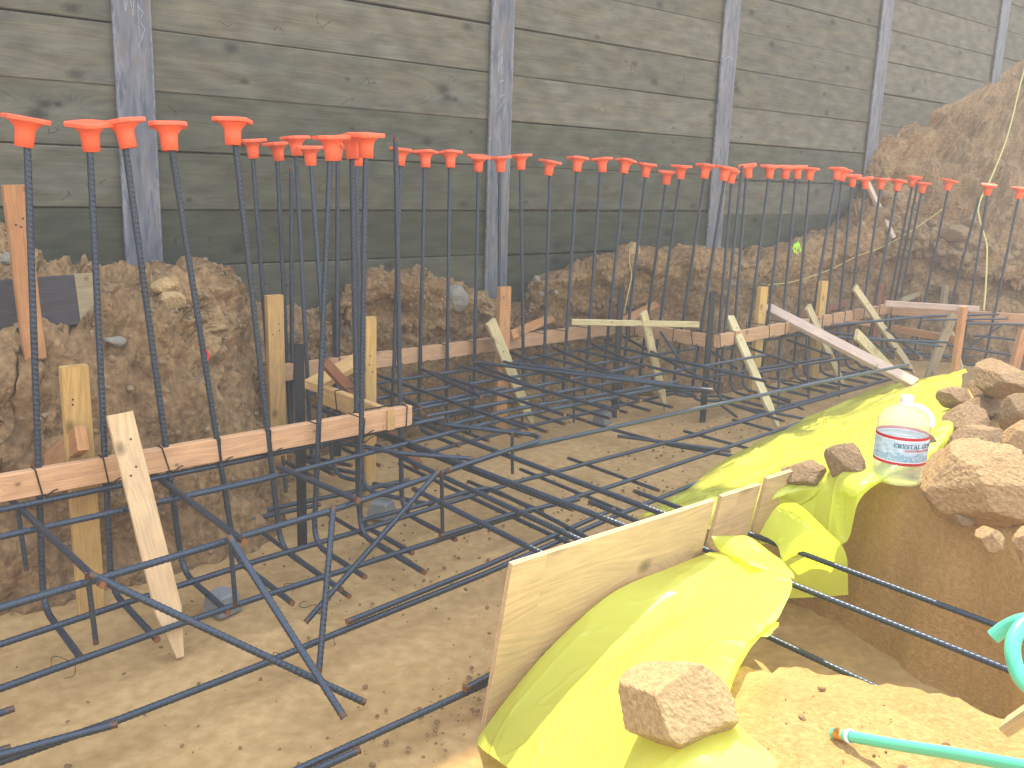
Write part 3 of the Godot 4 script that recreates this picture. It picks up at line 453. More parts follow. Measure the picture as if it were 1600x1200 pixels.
func soil(c0: Color, c1: Color, c2: Color, scale: float, relief: float, sd: int) -> StandardMaterial3D:
	var m := StandardMaterial3D.new()
	var f := fnl(sd, 0.012, 6)
	m.albedo_texture = noise_tex(f, 1024, ramp([[0.0, c0], [0.35, c0.lerp(c1, 0.6)], [0.55, c1], [0.75, c1.lerp(c2, 0.5)], [1.0, c2]]))
	var h := fnl(sd + 7, 0.02, 7)
	m.heightmap_enabled = true
	m.heightmap_texture = noise_tex(h, 1024)
	m.heightmap_scale = relief
	m.uv1_triplanar = true
	m.uv1_world_triplanar = true
	m.uv1_scale = Vector3.ONE * scale
	m.roughness = 0.95
	m.metallic_specular = 0.25
	m.vertex_color_use_as_albedo = true
	return m

# wood: grain along u, knots, stains; returns an Image of sRGB values around mid grey-white for tinting
func wood_image(w: int, h: int, sd: int, knots: int, grain: float, weather: float) -> ImageTexture:
	var im := Image.create(w, h, false, Image.FORMAT_RGB8)
	var fine := fnl(sd, 1.0, 3)
	var coarse := fnl(sd + 1, 1.0, 4)
	var blot := fnl(sd + 2, 1.0, 4)
	var r := RandomNumberGenerator.new()
	r.seed = sd
	var ks := []
	for k in knots:
		ks.append([r.randf() * w, r.randf_range(0.1, 0.9) * h, r.randf_range(0.03, 0.10) * h, r.randf() * 6.0])
	for y in h:
		for x in w:
			var yy := float(y)
			var dark := 0.0
			for k in ks:
				var dx: float = (x - k[0]) / (k[2] * 2.6)
				var dy: float = (y - k[1]) / k[2]
				var d := dx * dx + dy * dy
				if d < 60.0:
					yy += signf(dy) * k[2] * 1.6 * exp(-d * 0.12) * (1.0 if absf(dy) > 0.01 else 0.0)
					if d < 6.0:
						var dk: float = sqrt((x - k[0]) * (x - k[0]) * 0.5 + (y - k[1]) * (y - k[1])) / k[2]
						dark = maxf(dark, clampf(1.25 - dk + 0.3 * fine.get_noise_2d(x * 0.2, y * 0.2), 0.0, 1.0))
			var g := fine.get_noise_2d(x * 0.009, yy * 0.6) * 0.6 + coarse.get_noise_2d(x * 0.004, yy * 0.17) * 0.7
			var s := blot.get_noise_2d(x * 0.012, y * 0.03)
			var speck := fine.get_noise_2d(x * 0.35 + 99.0, y * 0.5)
			var v := 0.80 + grain * g + weather * s * 0.35 + 0.04 * speck
			v *= 1.0 - 0.32 * dark
			var warm := weather * 0.10 * coarse.get_noise_2d(x * 0.006 + 50.0, y * 0.02)
			im.set_pixel(x, y, Color(clampf(v + warm, 0.03, 1.0), clampf(v + warm * 0.3, 0.03, 1.0), clampf(v - warm, 0.03, 1.0)))
	if weather > 0.3:
		for k in 5:
			var o := Vector2(r.randf() * w * 0.9, r.randf_range(0.15, 0.75) * h)
			var pts := [o]
			for i in r.randi_range(2, 6):
				pts.append(pts[i] + Vector2(r.randf_range(-5, 12), r.randf_range(-9, 9)))
			stroke(im, pts, Color(0.42, 0.42, 0.42) if k < 4 else Color(0.97, 0.97, 0.94), 1)
	return ImageTexture.create_from_image(im)

func plain(c: Color, rough: float, metal := 0.0) -> StandardMaterial3D:
	var m := StandardMaterial3D.new()
	m.albedo_color = c
	m.roughness = rough
	m.metallic = metal
	return m

func stroke(im: Image, pts: Array, c: Color, wide := 1) -> void:
	for i in pts.size() - 1:
		var a: Vector2 = pts[i]
		var b: Vector2 = pts[i + 1]
		var n := int(a.distance_to(b)) + 1
		for k in n + 1:
			var q := a.lerp(b, float(k) / n)
			if noise.get_noise_2d(q.x * 9.0, q.y * 9.0) > -0.25:
				im.fill_rect(Rect2i(int(q.x), int(q.y), wide, wide), c)

func steel_image(sd: int, marks: Array) -> ImageTexture:
	var w := 128
	var h := 1536
	var im := Image.create(w, h, false, Image.FORMAT_RGB8)
	var a := fnl(sd, 1.0, 5)
	var b := fnl(sd + 3, 1.0, 5)
	for y in h:
		for x in w:
			var n := a.get_noise_2d(x * 0.016, y * 0.006) + 0.3 * a.get_noise_2d(x * 0.07, y * 0.03)
			var m := b.get_noise_2d(x * 0.03, y * 0.012)
			var c := Color(0.38, 0.40, 0.44).lerp(Color(0.53, 0.53, 0.55), clampf(0.4 + n * 0.9, 0.0, 1.0))
			c = c.lerp(Color(0.27, 0.31, 0.39), clampf(m * 2.0 - 0.25, 0.0, 0.85))
			c = c.lerp(Color(0.47, 0.39, 0.33), clampf(-m * 2.2 - 0.55, 0.0, 0.55))
			var edge := absf(x - w * 0.5) / (w * 0.5)
			if edge > 0.86 and a.get_noise_2d(x * 0.2, y * 0.06) > -0.05:
				c = c.lerp(Color(0.68, 0.68, 0.68), 0.4)
			im.set_pixel(x, y, c)
	for mk in marks:
		stroke(im, mk, Color(0.82, 0.83, 0.86), 1)
	return ImageTexture.create_from_image(im)

func make_materials() -> void:
	noise.seed = 5
	noise.frequency = 1.0
	noise.fractal_octaves = 4
	rng.seed = 11
	M.floor = soil(Color(0.64, 0.52, 0.345), Color(0.70, 0.575, 0.39), Color(0.745, 0.625, 0.44), 1.1, 0.35, 21)
	M.bank = soil(Color(0.41, 0.325, 0.235), Color(0.58, 0.48, 0.35), Color(0.71, 0.61, 0.46), 1.9, 0.9, 31)
	M.front = soil(Color(0.61, 0.485, 0.31), Color(0.68, 0.55, 0.355), Color(0.73, 0.605, 0.41), 3.4, 0.5, 41)
	M.stone = []
	for c in [Color(0.68, 0.57, 0.40), Color(0.54, 0.45, 0.335), Color(0.63, 0.52, 0.37), Color(0.53, 0.51, 0.46)]:
		var s := soil(c.darkened(0.2), c, c.lightened(0.1), 4.5, 0.4, 51 + M.stone.size())
		s.vertex_color_use_as_albedo = false
		s.roughness = 0.85
		M.stone.append(s)
	M.crumb = soil(Color(0.40, 0.32, 0.22), Color(0.50, 0.40, 0.28), Color(0.60, 0.49, 0.34), 6.0, 0.2, 77)
	M.crumb.vertex_color_use_as_albedo = false
	# lagging planks: a few weathered grains, a few tones
	M.plank = []
	var grains := []
	for k in 5:
		grains.append(wood_image(760, 100, 100 + k * 10, 2 + k, 0.12, 0.42))
	for k in 5:
		var row := []
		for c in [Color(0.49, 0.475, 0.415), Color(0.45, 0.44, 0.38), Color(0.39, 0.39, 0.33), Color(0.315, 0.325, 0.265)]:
			var m := plain(c, 0.9)
			m.albedo_texture = grains[k]
			m.heightmap_enabled = true
			m.heightmap_texture = grains[k]
			m.heightmap_scale = 0.25
			m.metallic_specular = 0.3
			row.append(m)
		M.plank.append(row)
	# sawn lumber
	var fir := wood_image(700, 120, 300, 3, 0.12, 0.16)
	M.lumber = []
	for c in [Color(0.95, 0.74, 0.55), Color(0.84, 0.66, 0.50), Color(0.90, 0.72, 0.46), Color(0.90, 0.73, 0.45), Color(0.82, 0.60, 0.41), Color(0.62, 0.40, 0.28), Color(0.70, 0.64, 0.50), Color(0.90, 0.82, 0.62), Color(0.92, 0.80, 0.71), Color(0.34, 0.32, 0.34), Color(0.95, 0.80, 0.60)]:
		var m := plain(c, 0.75)
		m.albedo_texture = fir
		m.metallic_specular = 0.35
		M.lumber.append(m)
	var ply := wood_image(640, 300, 400, 6, 0.10, 0.12)
	M.ply = plain(Color(0.96, 0.82, 0.65), 0.6)
	M.ply.albedo_texture = ply
	M.ply_core = plain(Color(0.80, 0.66, 0.48), 0.8)
	# steel
	M.rebar = plain(Color(1, 1, 1), 0.36, 0.5)
	M.rebar.vertex_color_use_as_albedo = true
	M.black_steel = plain(Color(0.13, 0.145, 0.175), 0.5, 0.4)
	M.wire = plain(Color(0.16, 0.14, 0.14), 0.6, 0.5)
	M.pile = []
	var chalk := [[], [[Vector2(40, 560), Vector2(52, 545), Vector2(60, 565), Vector2(50, 585), Vector2(40, 570)], [Vector2(62, 570), Vector2(58, 610), Vector2(52, 640)], [Vector2(70, 585), Vector2(86, 590), Vector2(78, 610), Vector2(90, 625), Vector2(74, 632)], [Vector2(38, 655), Vector2(44, 700), Vector2(58, 668), Vector2(66, 705), Vector2(84, 650)], [Vector2(84, 680), Vector2(84, 735)], [Vector2(84, 690), Vector2(100, 700), Vector2(88, 712), Vector2(104, 724), Vector2(80, 752)]],
		[[Vector2(30, 690), Vector2(44, 680), Vector2(40, 720), Vector2(60, 690), Vector2(72, 712), Vector2(60, 724), Vector2(56, 700)], [Vector2(50, 740), Vector2(72, 736), Vector2(54, 770), Vector2(80, 764)], [Vector2(40, 800), Vector2(88, 772), Vector2(76, 815)]], [], [[Vector2(20, 620), Vector2(60, 610), Vector2(100, 618)]]]
	for k in 5:
		var m := plain(Color(0.86, 0.86, 0.86), 0.6, 0.05)
		m.albedo_texture = steel_image(500 + k * 7, chalk[k])
		M.pile.append(m)
	# plastics and the rest
	M.cap = plain(Color(0.98, 0.41, 0.26), 0.5)
	M.cap.backlight_enabled = true
	M.cap.backlight = Color(0.25, 0.05, 0.02)
	M.sheet = plain(Color(0.91, 0.94, 0.44), 0.13)
	M.sheet.metallic_specular = 0.9
	M.sheet.backlight_enabled = true
	M.sheet.backlight = Color(0.94, 1.0, 0.26)
	M.sheet.cull_mode = BaseMaterial3D.CULL_DISABLED
	M.concrete = soil(Color(0.40, 0.41, 0.42), Color(0.50, 0.51, 0.51), Color(0.60, 0.60, 0.60), 9.0, 0.3, 71)
	M.concrete.vertex_color_use_as_albedo = false
	M.slurry = soil(Color(0.42, 0.44, 0.46), Color(0.53, 0.55, 0.57), Color(0.64, 0.65, 0.66), 6.0, 0.9, 72)
	M.slurry.vertex_color_use_as_albedo = false
	M.hose = plain(Color(0.36, 0.76, 0.62), 0.32)
	M.rubber = plain(Color(0.04, 0.045, 0.05), 0.6)
	M.brass = plain(Color(0.80, 0.62, 0.32), 0.35, 0.9)
	M.white = plain(Color(0.90, 0.90, 0.91), 0.35)
	M.clear = plain(Color(0.90, 0.94, 0.97, 0.15), 0.05)
	M.clear.transparency = BaseMaterial3D.TRANSPARENCY_ALPHA
	M.water = plain(Color(0.85, 0.93, 0.96, 0.16), 0.02)
	M.water.transparency = BaseMaterial3D.TRANSPARENCY_ALPHA
	M.ink = plain(Color(0.08, 0.30, 0.38), 0.5)
	M.cord = plain(Color(0.72, 0.69, 0.42), 0.8)
	M.flag = plain(Color(0.70, 0.98, 0.22), 0.5)
	M.red = plain(Color(0.85, 0.12, 0.16), 0.5)

# ---------------------------------------------------------------- mesh helpers
func surface_from(v: PackedVector3Array, idx: PackedInt32Array, n: PackedVector3Array, uv: PackedVector2Array = PackedVector2Array(), col: PackedColorArray = PackedColorArray()) -> ArrayMesh:
	var a := []
	a.resize(Mesh.ARRAY_MAX)
	a[Mesh.ARRAY_VERTEX] = v
	a[Mesh.ARRAY_INDEX] = idx
	a[Mesh.ARRAY_NORMAL] = n
	if uv.size():
		a[Mesh.ARRAY_TEX_UV] = uv
	if col.size():
		a[Mesh.ARRAY_COLOR] = col
	var m := ArrayMesh.new()
	m.add_surface_from_arrays(Mesh.PRIMITIVE_TRIANGLES, a)
	return m

# grid of points (rows x columns), normals from neighbours
func grid_mesh(p: PackedVector3Array, nu: int, nv: int, flip := false, col: PackedColorArray = PackedColorArray()) -> ArrayMesh:
	var n := PackedVector3Array()
	n.resize(nu * nv)
	var uv := PackedVector2Array()
	uv.resize(nu * nv)
	for j in nv:
		for i in nu:
			var du := p[j * nu + mini(i + 1, nu - 1)] - p[j * nu + maxi(i - 1, 0)]
			var dv := p[mini(j + 1, nv - 1) * nu + i] - p[maxi(j - 1, 0) * nu + i]
			var q := du.cross(dv).normalized()
			n[j * nu + i] = -q if flip else q
			uv[j * nu + i] = Vector2(float(i) / nu, float(j) / nv)
	var idx := PackedInt32Array()
	idx.resize((nu - 1) * (nv - 1) * 6)
	var k := 0
	for j in nv - 1:
		for i in nu - 1:
			var a := j * nu + i
			var q := [a, a + 1, a + nu, a + 1, a + nu + 1, a + nu] if flip else [a, a + nu, a + 1, a + 1, a + nu, a + nu + 1]
			for c in 6:
				idx[k + c] = q[c]
			k += 6
	return surface_from(p, idx, n, uv, col)

func fillet(pts: Array, r: float) -> PackedVector3Array:
	var out := PackedVector3Array([pts[0]])
	for i in range(1, pts.size() - 1):
		var p: Vector3 = pts[i]
		var a: Vector3 = pts[i - 1]
		var b: Vector3 = pts[i + 1]
		var d1 := (p - a).normalized()
		var d2 := (b - p).normalized()
		var ang := d1.angle_to(d2)
		if ang < 0.06:
			out.append(p)
			continue
		var cut := minf(r * tan(ang * 0.5), minf(p.distance_to(a), p.distance_to(b)) * 0.48)
		for k in 7:
			var t := k / 6.0
			var q0 := (p - d1 * cut).lerp(p, t)
			var q1 := p.lerp(p + d2 * cut, t)
			out.append(q0.lerp(q1, t))
	out.append(pts[pts.size() - 1])
	return out

# a round bar along a path; ribs > 0 gives the raised slanting ribs of rebar at that pitch
func tube(path: PackedVector3Array, r: float, sides: int, ribs := 0.0, rust := false) -> ArrayMesh:
	var pts := PackedVector3Array()
	var step := ribs * 0.2 if ribs > 0.0 else 1e9
	for i in path.size() - 1:
		var n := maxi(1, int(ceil(path[i].distance_to(path[i + 1]) / step)))
		for k in n:
			pts.append(path[i].lerp(path[i + 1], float(k) / n))
	pts.append(path[path.size() - 1])
	var cnt := pts.size()
	var v := PackedVector3Array()
	var nr := PackedVector3Array()
	var uv := PackedVector2Array()
	var col := PackedColorArray()
	var total := cnt * (sides + 1) + 2 * (sides + 1)
	v.resize(total)
	nr.resize(total)
	uv.resize(total)
	col.resize(total)
	var t := (pts[1] - pts[0]).normalized()
	var e1 := t.cross(Vector3(0.31, 0.77, 0.55)).normalized()
	var s := 0.0
	var length := 0.0
	for i in cnt - 1:
		length += pts[i].distance_to(pts[i + 1])
	var cs := PackedVector2Array()
	for j in sides + 1:
		var a := TAU * j / sides
		cs.append(Vector2(cos(a), sin(a)))
	for i in cnt:
		if i > 0:
			s += pts[i].distance_to(pts[i - 1])
		var t2 := (pts[mini(i + 1, cnt - 1)] - pts[maxi(i - 1, 0)]).normalized()
		e1 = (e1 - t2 * e1.dot(t2)).normalized()
		var e2 := t2.cross(e1)
		var near_end := minf(s, length - s)
		for j in sides + 1:
			var w := i * (sides + 1) + j
			var rr := r
			var slope := 0.0
			if ribs > 0.0:
				var half := fmod(2.0 * j / sides, 1.0)
				var ph := TAU * (s / ribs + half * 0.6)
				rr = r * (0.94 + 0.11 * maxf(0.0, cos(ph)))
				slope = 0.11 * r * sin(ph) * TAU / ribs if cos(ph) > 0.0 else 0.0
			var d := e1 * cs[j].x + e2 * cs[j].y
			v[w] = pts[i] + d * rr
			nr[w] = (d + t2 * slope).normalized()
			uv[w] = Vector2(float(j) / sides, s)
			var c := Color(0.038, 0.051, 0.077) if rust else Color(1, 1, 1)
			if rust and near_end < 0.02:
				c = Color(0.10, 0.058, 0.04)
			col[w] = c
	var idx := PackedInt32Array()
	for i in cnt - 1:
		for j in sides:
			var a := i * (sides + 1) + j
			var b := a + sides + 1
			idx.append_array(PackedInt32Array([a, b, a + 1, a + 1, b, b + 1]))
	for e in 2:
		var base := cnt * (sides + 1) + e * (sides + 1)
		var c0: Vector3 = pts[0] if e == 0 else pts[cnt - 1]
		var nn := (pts[0] - pts[1]).normalized() if e == 0 else (pts[cnt - 1] - pts[cnt - 2]).normalized()
		v[base] = c0
		nr[base] = nn
		col[base] = Color(0.30, 0.13, 0.06) if rust else Color(1, 1, 1)
		for j in sides:
			v[base + 1 + j] = v[(0 if e == 0 else (cnt - 1) * (sides + 1)) + j]
			nr[base + 1 + j] = nn
			col[base + 1 + j] = Color(0.22, 0.10, 0.05) if rust else Color(1, 1, 1)
		for j in sides:
			var a := base + 1 + j
			var b := base + 1 + (j + 1) % sides
			idx.append_array(PackedInt32Array([base, a, b] if e == 0 else [base, b, a]))
	return surface_from(v, idx, nr, uv, col)

# sawn timber with eased edges, along +y from 0 to len; w is x, t is z; point > 0 sharpens the lower end
func timber(length: float, w: float, t: float, point := 0, uvo := 0.0) -> ArrayMesh:
	var st := SurfaceTool.new()
	st.begin(Mesh.PRIMITIVE_TRIANGLES)
	st.set_smooth_group(-1)
	var ch := minf(0.003, t * 0.15)
	var rings := []
	if point == 1:
		rings = [[0.0, 0.28], [minf(0.16, length * 0.3), 1.0], [length, 1.0]]
	else:
		rings = [[0.0, 0.985], [0.003, 1.0], [length - 0.003, 1.0], [length, 0.985]]
	var prof := []
	for q in [[1, -1, 0], [1, 1, 1], [-1, 1, 0], [-1, -1, 1]]:
		var c := Vector2(q[0] * w * 0.5, q[1] * t * 0.5)
		if q[2] == 0:
			prof.append(c + Vector2(-q[0] * ch, 0))
			prof.append(c + Vector2(0, -q[1] * ch))
		else:
			prof.append(c + Vector2(0, -q[1] * ch))
			prof.append(c + Vector2(-q[0] * ch, 0))
	var m := prof.size()
	for k in rings.size() - 1:
		for i in m:
			var a: Vector2 = prof[i]
			var b: Vector2 = prof[(i + 1) % m]
			var y0: float = rings[k][0]
			var y1: float = rings[k + 1][0]
			var s0: float = rings[k][1]
			var s1: float = rings[k + 1][1]
			var va := absf(a.x) > absf(b.x)
			var quad := [[a, y0, s0], [b, y0, s0], [b, y1, s1], [a, y0, s0], [b, y1, s1], [a, y1, s1]]
			for c in quad:
				var q: Vector2 = c[0]
				st.set_uv(Vector2(float(c[1]) / 1.1 + uvo, (q.x + q.y * 0.7) / 0.19 + 0.5 + uvo * 3.0))
				st.add_vertex(Vector3(q.x * float(c[2]), c[1], q.y))
	for e in 2:
		var y: float = rings[0][0] if e == 0 else rings[rings.size() - 1][0]
		var s: float = rings[0][1] if e == 0 else rings[rings.size() - 1][1]
		for i in range(1, m - 1):
			var tri := [prof[0], prof[i], prof[i + 1]] if e == 1 else [prof[0], prof[i + 1], prof[i]]
			for q in tri:
				st.set_uv(Vector2(q.x * 2.0 + uvo, q.y * 2.0 + 0.3))
				st.add_vertex(Vector3(q.x * s, y, q.y))
	st.generate_normals()
	return st.commit()

func frame_along(a: Vector3, b: Vector3, face: Vector3) -> Transform3D:
	var y := (b - a).normalized()
	var z := (face - y * face.dot(y)).normalized()
	var x := y.cross(z)
	return Transform3D(Basis(x, y, z), a)

func box(s: Vector3) -> BoxMesh:
	var b := BoxMesh.new()
	b.size = s
	return b

# a weathered rock: a lumpy ball cut by flat planes
func rock_mesh(a: float, b: float, c: float, sd: int, detail: int, cuts: int, rough: float, fixed: Array = []) -> ArrayMesh:
	var r := RandomNumberGenerator.new()
	r.seed = sd
	var planes := []
	for k in cuts:
		var d := Vector3(r.randf_range(-1, 1), r.randf_range(-0.7, 1), r.randf_range(-1, 1)).normalized()
		planes.append([d, r.randf_range(0.62, 0.90)])
	if fixed.size():
		planes = fixed
	var f := fnl(sd, 1.0, 5)
	var nu := detail * 2 + 1
	var nv := detail + 1
	var p := PackedVector3Array()
	for j in nv:
		for i in nu:
			var th := TAU * (i % (nu - 1)) / (nu - 1)
			var ph := PI * j / (nv - 1)
			var d := Vector3(sin(ph) * cos(th), cos(ph), sin(ph) * sin(th))
			var rad := 1.05 + 0.16 * f.get_noise_3dv(d * 1.1)
			for q in planes:
				var k: float = d.dot(q[0])
				if k > 0.05:
					rad = minf(rad, q[1] / k)
			rad += rough * (f.get_noise_3dv(d * 5.0) + 0.6 * f.get_noise_3dv(d * 14.0))
			p.append(Vector3(d.x * a, d.y * b, d.z * c) * rad)
	var st := SurfaceTool.new()
	st.begin(Mesh.PRIMITIVE_TRIANGLES)
	st.set_smooth_group(-1)
	for j in nv - 1:
		for i in nu - 1:
			var q := j * nu + i
			for w in [q, q + 1, q + nu, q + 1, q + nu + 1, q + nu]:
				st.add_vertex(p[w])
	st.generate_normals()
	return st.commit()

func catmull(a: Vector3, b: Vector3, c: Vector3, d: Vector3, t: float) -> Vector3:
	return 0.5 * ((2.0 * b) + (c - a) * t + (2.0 * a - 5.0 * b + 4.0 * c - d) * t * t + (3.0 * b - a - 3.0 * c + d) * t * t * t)

func spline_row(row: Array, s: float) -> Vector3:
	var n := row.size() - 1
	var x := clampf(s, 0.0, 1.0) * n
	var i := mini(int(x), n - 1)
	return catmull(row[maxi(i - 1, 0)], row[i], row[i + 1], row[mini(i + 2, n)], x - i)

func spline_grid(g: Array, u: float, v: float) -> Vector3:
	var col := []
	for row in g:
		col.append(spline_row(row, u))
	return spline_row(col, v)

# ---------------------------------------------------------------- ground
func build_ground() -> void:
	var f := fnl(61, 0.9, 5)
	var g := fnl(62, 5.0, 4)
	var nu := 301
	var nv := 111
	var p := PackedVector3Array()
	var col := PackedColorArray()
	for j in nv:
		for i in nu:
			var x := -4.0 + 15.0 * i / (nu - 1)
			var z := -5.0 + 4.6 * j / (nv - 1)
			var h := 0.02 * f.get_noise_2d(x, z) + 0.003 * g.get_noise_2d(x, z)
			h += 0.012 * clampf(g.get_noise_2d(x * 1.7 + 40.0, z * 1.7) * 2.2 - 0.75, 0.0, 1.0)
			p.append(Vector3(x, h - 0.01, z))
			var d := clampf(0.5 + 0.9 * f.get_noise_2d(x * 1.6 + 20.0, z * 3.2), 0.0, 1.0)
			var damp := clampf(f.get_noise_2d(x * 0.9 - 31.0, z * 1.4) * 1.6, 0.0, 0.5)
			var c := Color(1, 1, 1).lerp(Color(0.86, 0.84, 0.80), d).lerp(Color(0.74, 0.69, 0.62), damp)
			col.append(c)
	structure("trench_floor", grid_mesh(p, nu, nv, false, col), M.floor)
	# the ground this side of the excavation, and the retained ground behind the wall
	var q := PackedVector3Array()
	var n2 := 41
	for j in n2:
		for i in n2:
			var x := -60.0 + 120.0 * i / (n2 - 1)
			var z := 2.8 + 57.0 * j / (n2 - 1)
			q.append(Vector3(x, 0.5 + 0.15 * f.get_noise_2d(x * 0.1, z * 0.1), z))
	structure("ground", grid_mesh(q, n2, n2), M.front)
	var b := box(Vector3(120, 4.6, 50))
	structure("retained_ground", b, M.bank).position = Vector3(4, 1.5, -29.93)

# ---------------------------------------------------------------- lagging wall
func build_wall() -> void:
	var wall := thing("lagging_wall", "tall weathered timber lagging wall between grey steel piles", "wall", Vector3(0, 0, WALL_Z))
	for k in PILE_X.size():
		var x: float = PILE_X[k]
		var fl := part("steel_pile", box(Vector3(0.185, 4.4, 0.016)), M.pile[k % 5 if k != 2 else 1], wall, Transform3D(Basis.from_euler(Vector3(0, 0, rng.randf_range(-0.003, 0.003))), Vector3(x, 2.1, 0.028)))
		fl.mesh = flange_mesh()
		if k == 3:
			fl.material_override = M.pile[2]
		if k < PILE_X.size() - 1:
			var x1: float = PILE_X[k + 1]
			for c in range(-4, 9):
				var y0: float = COURSE_0 + COURSE * c + BAY_SHIFT[k] + rng.randf_range(-0.006, 0.006)
				var hgt := COURSE - rng.randf_range(0.003, 0.008)
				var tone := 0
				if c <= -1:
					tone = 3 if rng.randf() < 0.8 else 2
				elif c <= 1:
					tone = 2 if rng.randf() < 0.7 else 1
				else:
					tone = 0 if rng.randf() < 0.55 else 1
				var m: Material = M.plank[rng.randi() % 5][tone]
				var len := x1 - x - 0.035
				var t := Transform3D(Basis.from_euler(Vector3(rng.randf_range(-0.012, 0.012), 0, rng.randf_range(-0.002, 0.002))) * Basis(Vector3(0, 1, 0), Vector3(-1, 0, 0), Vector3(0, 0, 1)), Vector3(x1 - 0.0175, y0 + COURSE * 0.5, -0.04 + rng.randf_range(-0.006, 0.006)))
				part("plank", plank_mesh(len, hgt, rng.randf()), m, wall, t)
	# an unseen slatted fence added on the wall top, sized to shade the trench
	var fence := thing("shade_fence", "added slat fence above the picture, put on the wall top to shade the trench", "fence", Vector3(4, 3.8, -4.95))
	for k in 15:
		part("slat", timber(10.6, 0.11, 0.025), M.lumber[6], fence, Transform3D(Basis(Vector3(0, 1, 0), Vector3(-1, 0, 0), Vector3(0, 0, 1)), Vector3(1.5, 0.12 + k * 0.15, 0)))
	for k in 5:
		part("post", timber(2.3, 0.09, 0.09), M.lumber[6], fence, Transform3D(Basis.IDENTITY, Vector3(-8.8 + k * 2.5, 0.0, -0.06)))

func flange_mesh() -> ArrayMesh:
	var st := SurfaceTool.new()
	st.begin(Mesh.PRIMITIVE_TRIANGLES)
	st.set_smooth_group(-1)
	var w := 0.0925
	var h := 2.35
	var d := 0.009
	var b := 0.004
	var prof := [Vector2(-w, -d), Vector2(-w, d - b), Vector2(-w + b, d), Vector2(w - b, d), Vector2(w, d - b), Vector2(w, -d)]
	for i in prof.size():
		var a: Vector2 = prof[i]
		var c: Vector2 = prof[(i + 1) % prof.size()]
		for q in [[a, -h], [a, h], [c, h], [a, -h], [c, h], [c, -h]]:
			var s: Vector2 = q[0]
			st.set_uv(Vector2(0.5 + s.x / (2.0 * w), 0.5 - float(q[1]) / (2.0 * h)))
			st.add_vertex(Vector3(s.x, q[1], s.y))
	st.generate_normals()
	return st.commit()

# along +y, width in x, face towards +z
func plank_mesh(length: float, w: float, uvo: float) -> ArrayMesh:
	var st := SurfaceTool.new()
	st.begin(Mesh.PRIMITIVE_TRIANGLES)
	st.set_smooth_group(-1)
	var h := w * 0.5
	var e := 0.005
	var prof := [Vector2(h, -0.04), Vector2(h, 0.04 - e), Vector2(h - e, 0.04), Vector2(-h + e, 0.04), Vector2(-h, 0.04 - e), Vector2(-h, -0.04)]
	for i in prof.size():
		var a: Vector2 = prof[i]
		var c: Vector2 = prof[(i + 1) % prof.size()]
		for q in [[a, 0.0], [c, 0.0], [c, length], [a, 0.0], [c, length], [a, length]]:
			var s: Vector2 = q[0]
			st.set_uv(Vector2(float(q[1]) / 2.62 if uvo < 0.5 else 0.99 - float(q[1]) / 2.62, 0.5 + s.x / 0.31 * (1.0 if fmod(uvo, 0.5) < 0.25 else -1.0)))
			st.add_vertex(Vector3(s.x, q[1], s.y))
	st.generate_normals()
	return st.commit()

